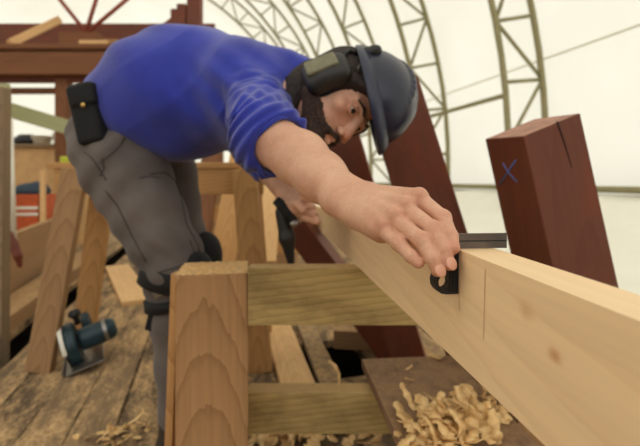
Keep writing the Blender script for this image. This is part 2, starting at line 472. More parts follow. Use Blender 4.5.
tag(mesh_obj('wall_back', vs, [tuple(range(41))], M['tent']), kind='structure')
vs = [ten(-7.5, RC+RHO, -.55), ten(-7.5, RC-RHO, -.55), ten(-7.5, RC-RHO, 2.3), ten(-7.5, RC+RHO, 2.3)]   # unseen boarded end wall, added to weaken frontal light; open above for sky light
tag(mesh_obj('wall_light_block', vs, [(0,1,2,3)], M['hull']), kind='structure')

def truss(s, label):
    t = thing('arch_truss', label, 'truss', ten(s, RC+RHO-.3, 0), 'olive steel arch trusses of the tent')
    ri = RHO-.62
    tn = 56
    tube('outer_chord', [ten(s, *arch(i/tn, RHO)) for i in range(tn+1)], .045, M['steel_olive'], t, 8)
    tube('inner_chord', [ten(s, *arch(i/tn, ri)) for i in range(tn+1)], .045, M['steel_olive'], t, 8)
    nb = 34
    for i in range(nb//2+3):
        a = arch((i+.2)/nb, RHO); b = arch((i+.2)/nb, ri); c = arch((i+1.2)/nb, RHO if i % 2 else ri); d0 = b if not i % 2 else a
        d1 = arch((i+1.2)/nb, RHO if not i % 2 else ri)
        tube('strut', [ten(s, *a), ten(s, *b)], .028, M['steel_olive'], t, 6)
        tube('brace', [ten(s, *d0), ten(s, *d1)], .028, M['steel_olive'], t, 6)
trs = [(4.95, 'olive steel arch truss just behind the sawn-off brown post, nearest of the row'),
       (7.45, 'second olive arch truss from the sawn-off brown post, rising behind the leaning timber'),
       (9.95, 'third olive arch truss of the tent, meeting the helmet crown from above'),
       (12.45, 'fourth olive arch truss of the tent, above the ear muff'),
       (14.95, 'fifth olive arch truss of the tent, above the back of the blue shirt collar'),
       (17.45, 'farthest olive arch truss, faint over the blue shoulder')]
for s, l in trs: truss(s, l)
def purlin(t, rho, lab, rad=.035, name='purlin_pipe', m='steel_olive', s0=-6.5):
    r, z = arch(t, rho)
    tag(tube(name, [ten(s0, r, z), ten(9, r, z), ten(24, r, z)], rad, M[m], None, 8), lab, 'pipe')
def tz(z): return .06+.88*math.asin((z-ZC)/RHO)/PI if z > ZC else .06*z/ZC
purlin(tz(2.05), RHO-.6, 'olive pipe linking the arch trusses above the leaning brown timber', .035, s0=4.95)
purlin(tz(.72), RHO-.1, 'olive pipe low along the white tent wall behind the sawn-off post', .04)
r, z = arch(tz(2.5), RHO+.03); tag(tube('fabric_seam', [ten(-6.5, r, z), ten(24, r, z)], .012, M['tent'], None, 6), 'thin welded seam running along the white tent fabric', 'seam')

def sheet():
    vs, fs = [], []
    prof = [(4.52,.66),(4.3,.60),(3.8,.42),(3.2,.22),(2.6,.10),(2.05,.012)]
    n = 40
    for i in range(n+1):
        s = -3+27*i/n
        for j, (r, z) in enumerate(prof): vs.append(ten(s, r+.05*math.sin(i*1.7+j), z+(.03*math.sin(i*2.3+j*1.3) if 0 < j < 5 else 0)))
    m = len(prof)
    for i in range(n):
        for j in range(m-1): fs.append((i*m+j, i*m+j+1, (i+1)*m+j+1, (i+1)*m+j))
    o = mesh_obj('ground_sheet', vs, fs, M['sheet'], None, None, True)
    sd = o.modifiers.new('thickness', 'SOLIDIFY'); sd.thickness = .006
    tag(o, 'white sheet sloping from the tent wall to the floor behind the sawn-off timber', 'sheet')
sheet()

# ------------------------------------------------------------------ the work: near sawhorse, the plank, the dark board
def sawhorse():
    t = thing('sawhorse', 'heavy sawhorse of rough timber under the long fresh plank, sawdust on its post top', 'sawhorse', (0.1, 1.06, 0))
    x0, x1 = (175.5-320)/F0*.98, (247.5-320)/F0*.98
    zt = H-(275-HY)/F0*.98
    bm = bmesh.new()
    xc = (x0+x1)/2
    rt = math.radians(9.7); cx, cy = xc-math.sin(rt)*.0775, .985+math.cos(rt)*.0775
    p = beam('post', (cx, cy, 0), (cx, cy, zt), x1-x0, .155, M['post'], t, up=(-math.sin(rt),math.cos(rt),0), bev=.004, rag=.0012)
    beam('brace_leg', (-.368, 1.10, zt-.02), (-.392, 1.105, 0), .020, .04, M['trestle'], t, up=(0,1,0), bev=.003)
    beam('post', (.492, 1.057, 0), (.492, 1.057, zt), .075, .155, M['post'], t, up=(0,1,0), bev=.004)
    zb = .626
    beam('crossbeam', (x1-.001, 1.016, zb-.067), (.4545, 1.016, zb-.067), .052, .134, M['treated'], t, bev=.004, rag=.001)
    beam('stretcher', (x1-.03, 1.165, .208), (.50, 1.165, .208), .055, .112, M['treated'], t, bev=.004, rag=.001)
    return zb
zb = sawhorse()

def plank():
    ds = [-.10, .05, .2, .3, .43, .6, .8, 1.09, 1.5, 2.0, 2.7, 3.6]
    prof = []
    for d in ds:
        x = .1775-.089*d
        bot = zb + .034*(1.016-d)
        top = .760 if d < .5 else .760-(d-.5)*.040
        prof.append((x, d, bot, top))
    th = .040
    bm = bmesh.new(); rings = []
    for x, y, b, tp in prof:
        rings.append([bm.verts.new(c) for c in ((x,y,b), (x,y,tp), (x+th,y+th*.089,tp), (x+th,y+th*.089,b))])
    for P, Q in zip(rings, rings[1:]):
        for k in range(4): bm.faces.new((P[k], P[(k+1)%4], Q[(k+1)%4], Q[k]))
    bm.faces.new(rings[0]); bm.faces.new(list(reversed(rings[-1])))
    es = [e for e in bm.edges if len(e.link_faces) == 2 and e.calc_face_angle(0) > .5]
    bmesh.ops.bevel(bm, geom=es, offset=.0012, segments=2, affect='EDGES')
    W = axes((.13, .6, .7), (-.089, 1, 0), (0,0,1)); Wi = W.inverted()
    for v in bm.verts: v.co = Wi @ v.co
    o = bm_obj('plank', bm, M['fir'], None, W)
    tag(o, 'long fresh pale fir plank on edge across the sawhorse, marked under the square', 'plank')
    # pencil marks on its face
    def px(d, off=.0006): return .1775-.089*d-off
    bm = bmesh.new()
    tube_bm(bm, [(px(.425), .425, .742), (px(.424), .424, .728), (px(.427), .427, .715), (px(.426), .426, .70)], .00035, 5)
    bm_obj('pencil_line', bm, M['pencil'], o, None); bm = bmesh.new()
    tube_bm(bm, [(px(.372), .372, .752), (px(.375), .375, .69)], .00028, 5)
    bm_obj('pencil_line', bm, M['pencil'], o, None)
    return o
plk = plank()
def plank_knot(pts):
    m = M['fir']; nt = m.node_tree; b = nt.nodes['Principled BSDF']; src = b.inputs['Base Color'].links[0].from_socket
    for p, rad, colr, st in pts:
        l = WM[plk.name].inverted() @ p
        tc = nt.nodes.new('ShaderNodeTexCoord'); ns = nt.nodes.new('ShaderNodeTexNoise'); ns.inputs['Scale'].default_value = 60
        mp = nt.nodes.new('ShaderNodeVectorMath'); mp.operation = 'SUBTRACT'; mp.inputs[1].default_value = l
        sc_ = nt.nodes.new('ShaderNodeVectorMath'); sc_.operation = 'MULTIPLY'; sc_.inputs[1].default_value = (1, 1, 1.5)
        ln = nt.nodes.new('ShaderNodeVectorMath'); ln.operation = 'LENGTH'
        ad = nt.nodes.new('ShaderNodeMath'); ad.operation = 'MULTIPLY_ADD'; ad.inputs[1].default_value = rad*1.3
        nt.links.new(tc.outputs['Object'], mp.inputs[0]); nt.links.new(tc.outputs['Object'], ns.inputs['Vector'])
        nt.links.new(mp.outputs[0], sc_.inputs[0]); nt.links.new(sc_.outputs[0], ln.inputs[0])
        nt.links.new(ns.outputs['Fac'], ad.inputs[0]); nt.links.new(ln.outputs['Value'], ad.inputs[2])
        rp = nt.nodes.new('ShaderNodeValToRGB'); e = rp.color_ramp.elements
        e[0].position = rad*.8; e[0].color = G(st); e[1].position = rad*2.0; e[1].color = G(0); nt.links.new(ad.outputs[0], rp.inputs[0])
        mx = nt.nodes.new('ShaderNodeMix'); mx.data_type = 'RGBA'; nt.links.new(rp.outputs[0], mx.inputs[0]); nt.links.new(src, mx.inputs[6]); mx.inputs[7].default_value = lin(colr)
        src = mx.outputs[2]
    nt.links.new(src, b.inputs['Base Color'])
plank_knot([(Vector((.1528, .2777, .716)), .0065, (196,130,76), .75), (Vector((.139,.43,.700)), .012, (226,186,140), .6), (Vector((.150,.31,.735)), .010, (214,164,110), .6)])

# dark board lying on the stretcher, with shavings
bz = .2645
def dboard():
    a = at(362,358,1); 
    h = H-bz-.026
    d1 = h*F0/(357-HY); d0 = .70
    xl0, xl1 = (403-320)/F0*.86, (361-320)/F0*d1
    p1 = Vector((xl1+.14, d1, bz+.013)); p0 = Vector((xl0+.14+.015, d0, bz+.013))
    tag(beam('dust_board', p0, p1, .28, .026, M['darkboard'], None, bev=.002), 'dark dusty board under the fresh plank, covered with curled shavings', 'board')
    return d1
dboard()

# ------------------------------------------------------------------ leaning brown boat timbers
def leaning(name, q, d, m, label, rot=0.0, depth=.12, tilt=0.0, top=True):
    """q: top-left, top-right, lower-right, lower-left picture corners of its broad face at distance d; carried on to the floor"""
    tl, tr, br, bl = [at(x, y, d) for x, y in q]
    axis = (((bl-tl).normalized()+(br-tr).normalized())/2).normalized()
    wd = ((tr-tl) - axis*(tr-tl).dot(axis)).length
    c = (tl+tr)/2
    n = 0
    L = (c.z - .0)/(-axis.z)
    end = c+axis*L
    o = beam(name, end+Vector((0,tilt,0)), c, wd, depth, m, None, up=(math.sin(rot), math.cos(rot), 0), bev=.004)
    tag(o, label, 'timber')
    return o
# the nearest: a squared timber seen on its corner
TROT = .17
V4 = lambda a, b, c: Vector((a, b, c))
def cornerpost():
    d = 1.02
    top = at(530, 128, d)
    ax = Vector((.222, 0, -1)).normalized()
    L = (top.z-.005)/(-ax.z)
    end = top+ax*L
    x = (top-end).normalized(); up = Vector((math.sin(TROT), -math.cos(TROT), 0))
    y = up.cross(x).normalized(); z = x.cross(y)
    W = Matrix((x, y, z)).transposed().to_4x4(); W.translation = (top+end)/2
    Lh = (top-end).length/2
    bm = bmesh.new(); add_box(bm, (0,0,0), (2*Lh, .150, .150), .003)
    Wi = W.inverted(); tops = [v for v in bm.verts if v.co.x > 0]
    cw = lambda v: W @ v.co
    for v in tops:
        p = cw(v); near = {}
    ctr = W @ V4(Lh, 0, 0)
    cs = {(sy, sz): W @ V4(Lh, sy*.075, sz*.075) for sy in (-1, 1) for sz in (-1, 1)}
    srt = sorted(cs, key=lambda k: cs[k].x/cs[k].y); yl = {srt[0]: 139, srt[-1]: 113}
    rest = sorted(srt[1:3], key=lambda k: cs[k].y); yl[rest[0]] = 136; yl[rest[1]] = 119
    for v in tops:
        k = (1 if v.co.y > 0 else -1, 1 if v.co.z > 0 else -1)
        p = cs[k]; t = 0.0
        for _ in range(30):
            q = p+x*t; py = HY+(H-q.z)/q.y*F0; t += (py-yl[k])*q.y/F0/x.z*.9
        v.co.x += t
    bmesh.ops.recalc_face_normals(bm, faces=bm.faces); big = max((f for f in bm.faces if f.normal.x > .3), key=lambda f: f.calc_area()); big.material_index = 1
    o = bm_obj('frame_timber', bm, M['paintbrown'], None, W); o.data.materials.append(M['sawn_end'])
    tag(o, 'red-brown squared timber with sawn-off top and a blue crayon mark', 'timber')
    return o, W, Lh
fp, fW, fL = cornerpost()
# crack and crayon mark are cut and drawn on its faces
leaning('frame_timber', [(362,90),(417,88),(462,232),(408,232)], 1.38, M['paintbrown'], 'broad red-brown timber leaning behind the knuckles, its top behind the helmet', .15, .16)
leaning('frame_timber', [(312,90),(346,90),(384,200),(340,200)], 1.75, M['paintbrown'], 'red-brown timber leaning behind the bearded face', .15, .16)
leaning('frame_timber', [(282,224),(312,224),(371,290),(324,290)], 2.0, M['paintbrown'], 'red-brown timber low behind the forearm, next to the far end of the plank', .2, .16)

# ------------------------------------------------------------------ trestle behind the man
def trestle():
    d = 1.95
    t = thing('trestle', 'tall pine trestle standing behind the man, wide legs and apron', 'trestle', at(155, 365, d))
    zt = at(0, 163, d).z
    def g(px, py=180, dd=d): return at(px, py, dd)
    xl, xr = g(49).x, g(268).x
    beam('top_board', (xl, d+.11, zt-.012), (xr, d+.11, zt-.012), .26, .028, M['trestle'], t, bev=.003)
    beam('apron', (xl+.03, d+.0, zt-.085), (xr-.02, d+.0, zt-.085), .026, .115, M['trestle'], t, bev=.003)
    def leg(p, q, m): 
        beam('leg', q, p, .108, .04, M[m], t, up=(0,-1,0), bev=.003)
    leg(Vector((g(80).x, d-.035, zt-.028)), Vector((g(54).x, d-.10, .0)), 'oldpine')
    leg(Vector((g(246).x, d-.035, zt-.028)), Vector((g(263).x, d-.10, .0)), 'trestle')
    leg(Vector((g(92).x*1.03, d+.18, zt-.028)), Vector((g(84,180,d+.32).x, d+.32, .0)), 'trestle')
    leg(Vector((g(246).x*1.05, d+.18, zt-.028)), Vector((g(262,180,d+.32).x, d+.32, .0)), 'trestle')
trestle()
# loose planks lying on the floor
def floorplank(px0, py0, px1, py1, wd, m, label, z=.0, th=.03, cat='plank'):
    def fp_(px, py):
        d = (H-z-th)*F0/(py-HY); return Vector(((px-320)/F0*d, d, z+th/2))
    tag(beam('loose_plank', fp_(px1, py1), fp_(px0, py0), wd, th, M[m], None, bev=.002), label, cat)
floorplank(276, 318, 300, 389, .135, 'lightpine', 'pale loose plank on the floor, seen through the sawhorse beside its post')
floorplank(303, 318, 333, 386, .09, 'greywood', 'grey loose plank on the floor next to the pale one')
floorplank(352, 300, 425, 366, .20, 'oldpine', 'brown loose plank on the floor under the fresh plank')
floorplank(117, 265, 138, 300, .20, 'lightpine', 'pale loose plank on the floor between saw and the man')

# timbers beyond the floor gap, at the side
def lowtimber(p0, p1, z0, z1, th, m, label, name='wide_plank'):
    tag(beam(name, (p0[0], p0[1], (z0+z1)/2), (p1[0], p1[1], (z0+z1)/2), th, z1-z0, M[m], None, bev=.003), label, 'plank')
d0, d1 = 2.35, 4.85
lowtimber(((-30-320)/F0*d0, d0), ((66-320)/F0*d1, d1), .03, .45, .05, 'oldpine', 'wide plank on edge beyond the floor gap, a leather sheath hanging over it')
tag(beam('flat_timber', ten(.9, -1.09, .046), ten(5.2, -1.16, .046), .19, .09, M['oldpine'], None, bev=.004), 'flat timber on the floor next to the dark gap, behind the trestle leg', 'timber')
def sheath():
    a = at(8, 236, 2.5)
    p = [at(10,234,2.42), at(14,246,2.41), at(18,256,2.4), at(20,266,2.4)]
    S = Solid().chain([(p[0], .016), (p[1], .024), (p[2], .022), (p[3], .012)], .01)
    lo, hi = bounds(p, .04)
    o = S.build('knife_sheath', M['leather'], lo, hi, .006)
    tag(o, 'dark red-brown leather sheath hanging over the wide plank on edge', 'sheath')
sheath()

# ------------------------------------------------------------------ scaffold deck behind
def scaffold():
    d = 5.0
    t = thing('scaffold_deck', 'dark brown boat-side deck beam high behind the blue shirt', 'scaffold', at(80, 300, d))
    def P(px, py, dd=d): return at(px, py, dd)
    bm_ = lambda n, y0, y1, dd, th, m, x0=-60, x1=215: beam(n, (P(x0,0).x*dd/d, dd, at(0,(y0+y1)/2,dd).z), (P(x1,0).x*dd/d, dd, at(0,(y0+y1)/2,dd).z), th, abs(y1-y0)/F0*dd, M[m], t, bev=.01)
    bm_('fascia', 53, 73, d, .08, 'hull')
    bm_('ledge', 72, 76, d-.03, .16, 'hull')
    bm_('lower_rail', 77, 83, d+.05, .06, 'paintbrown')
    bm_('under_rail', 88, 94, d+.2, .06, 'hull')
    bm_('deck', 47, 52, d+.1, .28, 'hull')
    bm_('back_board', 24, 48, d+1.0, .06, 'paintbrown')
    for x in (60, 150, 215):
        beam('post', (P(x,0).x, d+.08, 0), (P(x,0).x, d+.08, P(0,78).z), .14, .14, M['hull'], t, up=(0,1,0), bev=.006)
scaffold()
def SB(name, p, q, wd, th, m, label, cat='board', up=(0,0,1)):
    return tag(beam(name, p, q, wd, th, M[m], None, up=up, bev=.004), label, cat)
SB('stud', at(10,43.5,5.1), at(59,20,5.5), .13, .09, 'lightpine', 'pale length of timber jutting from the scaffold deck')
SB('stud', at(62,40.5,5.14), at(100,40.5,5.14), .14, .155, 'hull', 'brown chunk of timber on the scaffold deck below the rods')
SB('stud', at(80,43,5.0), at(108,43,5.02), .06, .055, 'lightpine', 'short pale offcut on the scaffold deck below the rods')
SB('stud', at(106,43.5,5.12), at(138,43.5,5.12), .12, .07, 'oldpine', 'pale block lying on the scaffold deck beside the blue back')
for a, b, l in (((86,32),(40,-25),'thin rusty rod slanting up and away from the pale stud'), ((86,32),(104,-25),'thin rusty rod rising steepest from the scaffold deck'), ((88,32),(150,-20),'thin rusty rod leaning towards the blue back')):
    tag(tube('metal_rod', [at(a[0],a[1],5.35), at(b[0],b[1],5.35)], .025, M['redrod'], None, 8), l, 'rod')
for px, w_, y0, l in ((195, 13, -10, 'tall dark brown upright rising just behind the blue shoulder blades'), (183, 9, 6, 'shorter dark brown upright beside the tall one'), (176, 7, 11, 'shortest dark brown upright above the blue back')):
    SB('hull_upright', at(px, 60, 4.2), at(px, y0, 4.2), w_/F0*4.2, .12, 'paintbrown', l, 'timber', up=(0,1,0))
def hullside():
    """brown strake that curves down behind the blue back"""
    pts = [(118,36),(135,33),(150,29),(165,22),(178,12),(186,4)]
    bm = bmesh.new(); d = 4.6; rings = []
    for x, y in pts:
        a = at(x, y, d); b = at(x+2, y+34, d)
        rings.append([bm.verts.new(v) for v in (a, b, b+Vector((0,.06,0)), a+Vector((0,.06,0)))])
    for P, Q in zip(rings, rings[1:]):
        for k in range(4): bm.faces.new((P[k], P[(k+1)%4], Q[(k+1)%4], Q[k]))
    bm.faces.new(rings[0]); bm.faces.new(list(reversed(rings[-1])))
    tag(bm_obj('hull_plank', bm, M['paintbrown']), 'dark brown hull plank sweeping up behind the blue back', 'plank')
hullside()
# clutter under the deck
SB('green_board', at(-14,103,4.2), at(77,130,4.5), .04, .15, 'greenwood', 'pale green board slanting under the scaffold deck')
SB('green_upright', at(3,300,4.0), at(3,84,4.0), .11, .05, 'greenwood', 'pale green upright at the end of the slanting green board', 'board', up=(0,1,0))
SB('grey_upright', at(-3,420,2.15), at(-1,88,2.15), .085, .06, 'greywood', 'grey-brown upright standing by the leather sheath', 'timber', up=(0,1,0))
tag(tube('white_pole', [at(13,240,2.9), at(9,118,2.9)], .022, M['white'], None, 10), 'thin white pole just behind the grey-brown upright', 'pole')
def bench():
    d = 5.25
    t = thing('workbench', 'tan plywood workbench under the scaffold deck', 'workbench', at(38, 260, d))
    zt = at(0,144,d).z
    x0, x1 = at(8,0,d).x, at(72,0,d).x
    beam('bench_top', (x0, d+.2, zt-.02), (x1, d+.2, zt-.02), .5, .04, M['greywood'], t)
    beam('panel', (x0+.02, d+.02, zt/2-.02), (x1-.02, d+.02, zt/2-.02), .03, zt-.04, M['tan_box'], t)
    beam('side', (x0+.02, d+.04, zt/2-.02), (x0+.02, d+.42, zt/2-.02), .03, zt-.04, M['tan_box'], t)
    beam('side', (x1-.02, d+.04, zt/2-.02), (x1-.02, d+.42, zt/2-.02), .03, zt-.04, M['tan_box'], t)
    return zt, d
bzt, bd = bench()
def blob(name, c, r, m, label, cat, h=.012, extra=None):
    S = Solid().ell(c, r, k=.02)
    if extra: extra(S, Vector(c))
    lo, hi = bounds([c], max(r)+.05)
    return tag(S.build(name, M[m], lo, hi, h), label, cat)
c = at(26,139,bd+.1); c.z = bzt+.05
blob('tool_bag', c, (.15,.10,.075), 'black', 'black tool bag on the plywood workbench', 'bag', extra=lambda S, c: S.cap(c+Vector((-.08,0,.06)), c+Vector((.08,0,.06)), .02, k=.02).cut(c+Vector((0,0,-.05)), (0,0,-1)))
def pot(name, c, r, h, m, label, cat):
    bm = bmesh.new(); lathe_bm(bm, [(r*.75,0),(r,h*.9),(r*1.06,h*.92),(r*1.06,h),(r*.94,h),(r*.72,.02)], 24)
    return tag(bm_obj(name, bm, M[m], None, Matrix.Translation(c), True), label, cat)
c = at(42,142,bd+.12); c.z = bzt; pot('bowl', c, .12, .11, 'white', 'white bowl next to the black bag on the workbench', 'bowl')
c = at(58,142,bd+.12); c.z = bzt; pot('paint_tin', c, .06, .15, 'white', 'white tin at the end of the workbench', 'tin')
def crate():
    d = 4.32; z0 = 0
    c = at(33,0,d); zt = at(0,194,d).z; 
    t = thing('crate', 'orange plastic crate behind the wide plank on edge', 'crate', (c.x, d, 0))
    bm = bmesh.new(); 
    for x in (-.14,.14): add_box(bm, (c.x+x, d, zt/2), (.02,.3,zt), .004)
    for y in (-.14,.14): add_box(bm, (c.x, d+y, zt/2), (.30,.02,zt), .004)
    add_box(bm, (c.x, d, .012), (.29,.29,.02), .003)
    bm_obj('shell', bm, M['orange'], t)
    for py in (207, 213):
        beam('white_strip', (c.x-.15, d-.153, at(0,py,d).z), (c.x+.15, d-.153, at(0,py,d).z), .006, .03, M['white'], t, bev=.001)
    return c.x, d, zt
cx, cd, cz = crate()
blob('cloth_bundle', (cx-.01, cd, cz+.03), (.17,.15,.085), 'bluegrey', 'blue-grey cloth bundle stuffed in the orange crate', 'cloth', extra=lambda S, c: S.ell(c+Vector((.08,-.02,.04)), (.08,.08,.06), k=.03))
tag(beam('stake', (at(43,0,4.05).x, 4.05, 0), (at(43,0,4.05).x, 4.05, at(0,170,4.05).z), .045, .03, M['lightpine'], None, up=(0,1,0)), 'thin pale stake upright in front of the orange crate', 'stake')
c = at(54,0,4.75); pot('bucket', Vector((c.x, 4.75, 0)), .11, at(0,207,4.75).z, 'lime', 'lime green bucket between the stake and trestle leg', 'bucket')
c = at(67,160,2.03); 
tag(beam('lime_block', at(61,160,2.06), at(73,160,2.06), .03, .035, M['lime'], None, bev=.008), 'small lime green level on the trestle top beside the man', 'level')
for o in (bpy.data.objects['lime_block'],): o.location.z = at(0,163,1.95).z+.002+.0175; o.name = 'spirit_level'
# lumber behind the man
def stack(px0, px1, d, z0, n, th, m, label, dz=0, wd=.3, slant=.0):
    for i in range(n):
        x0, x1 = at(px0+random.uniform(-4,4),0,d).x, at(px1+random.uniform(-4,4),0,d).x
        SB('stacked_board', (x0, d+random.uniform(-.03,.03), z0+th*(i+.5)), (x1, d+random.uniform(-.03,.03)+slant, z0+th*(i+.5)), wd, th-.004, m if i % 2 else 'oldpine', label[i], 'board')
ords = ['lowest', 'second', 'third', 'fourth', 'fifth', 'topmost']
stack(185, 300, 4.2, 0, 6, .15, 'trestle', [f'{o} thick board of the lumber stack seen beyond the trestle legs' for o in ords], wd=.5)
SB('leaning_board', at(222,262,3.2), at(246,138,3.6), .20, .04, 'trestle', 'tan board leaning on the lumber stack under the blue chest', 'board', up=(0,-1,0))
SB('leaning_board', at(198,250,3.3), at(215,134,3.7), .16, .04, 'hull', 'brown board leaning on the lumber stack next to the man', 'board', up=(0,-1,0))
SB('leaning_board', at(266,262,3.0), at(276,150,3.5), .14, .04, 'lightpine', 'pale board leaning on the lumber stack beyond the forearm', 'board', up=(0,-1,0))
for (a, b, dd, wd, m, l) in (((200,236),(236,222),2.9,.14,'lightpine','pale offcut on the floor behind the trestle'), ((214,252),(232,240),2.7,.10,'hull','brown offcut on the floor behind the trestle'), ((262,256),(284,240),2.6,.12,'lightpine','pale offcut on the floor beyond the trestle leg')):
    z = .03; p = at(a[0],a[1],1); 
    def fl(px, py): d = (H-.03)*F0/(py-HY); return Vector(((px-320)/F0*d, d, .03))
    SB('offcut', fl(*a), fl(*b), wd, .06, m, l, 'offcut')

SB('offcut', (.07, 2.13, .045), (.34, 2.10, .045), .07, .09, 'oldpine', 'tan block on the floor against the low brown timber, seen under the crossbeam', 'offcut')
# ------------------------------------------------------------------ circular saw on the floor
def circ_saw():
    d = 1.95
    base = at(91, 365, d); base.z = 0
    t = thing('circular_saw', 'dark teal circular saw lying on the sawdusty floor beside the trestle leg', 'saw', base)
    W = Matrix.Translation(base) @ Matrix.Rotation(math.radians(28), 4, 'Z') @ Matrix.Rotation(math.radians(-16), 4, 'Y')
    W.translation.z += .012
    def part(name, f, m, par=t, smooth=False):
        bm = bmesh.new(); f(bm); return bm_obj(name, bm, M[m], par, W, smooth)
    def plate(bm):
        add_box(bm, (-.02,.0,.02), (.16,.27,.006), .002); add_box(bm, (-.098,.0,.03), (.005,.27,.022), .002)
    part('base_plate', plate, 'steel')
    MX = Matrix.Rotation(PI/2, 4, 'Y')
    def guard(bm):
        lathe_bm(bm, [(.02,-.022),(.088,-.022),(.094,-.014),(.094,.014),(.088,.022),(.02,.022)], 32, Matrix.Translation((-.045,0,.10)) @ MX)
    part('blade_guard', guard, 'teal')
    def guard2(bm):
        for k in range(13):
            a0 = PI*(.05+.075*k); a1 = PI*(.05+.075*(k+1))
            q = [Vector((x, math.cos(a)*r, .10+math.sin(a)*r)) for a in (a0, a1) for r in (.086, .102) for x in (-.082, -.066)]
            vs = [bm.verts.new(v) for v in q]
            for f in ((0,1,3,2),(4,6,7,5),(0,4,5,1),(2,3,7,6),(1,5,7,3),(0,2,6,4)): bm.faces.new([vs[i] for i in f])
    part('lower_guard', guard2, 'white')
    part('blade', lambda bm: lathe_bm(bm, [(.01,-.001),(.082,-.001),(.082,.001),(.01,.001)], 40, Matrix.Translation((-.074,0,.09)) @ MX), 'steel')
    part('motor_housing', lambda bm: lathe_bm(bm, [(.02,-.02),(.046,-.015),(.05,.0),(.05,.09),(.046,.12),(.036,.135),(.02,.138)], 28, Matrix.Translation((.0,-.01,.105)) @ MX), 'teal', smooth=True)
    part('vent_band', lambda bm: lathe_bm(bm, [(.0512,.085),(.0512,.10)], 28, Matrix.Translation((.0,-.01,.105)) @ MX), 'steel')
    part('rear_handle', lambda bm: tube_bm(bm, [(.02,.05,.13),(.02,.10,.175),(.02,.14,.165),(.02,.15,.12),(.02,.12,.075),(.02,.06,.07)], .019, 12), 'teal', smooth=True)
    part('front_knob', lambda bm: lathe_bm(bm, [(.012,0),(.012,.03),(.024,.04),(.026,.055),(.016,.066),(.005,.068)], 20, Matrix.Translation((.0,-.03,.185))), 'black', smooth=True)
circ_saw()

# ------------------------------------------------------------------ the man
V = lambda *a: Vector(a)
man = thing('person', 'bearded man in blue shirt and dark helmet bending over to mark the plank', 'person', at(170, 180, 1.25)*1.0)
man.location.z = 0; WM[man.name] = Matrix.Translation(man.location)
# head frame
Uh = V(.88, .04, .47).normalized(); Lh = V(.16, .82, -.52); Lh = (Lh-Uh*Lh.dot(Uh)).normalized(); Fh = Lh.cross(Uh).normalized(); Rh = -Lh
E0 = at(358, 121, .97); HC = E0-Fh*.088-Uh*.010
def hd(r, f, u): return HC+Rh*r+Fh*f+Uh*u
RH3 = np.array([tuple(Rh), tuple(Fh), tuple(Uh)])
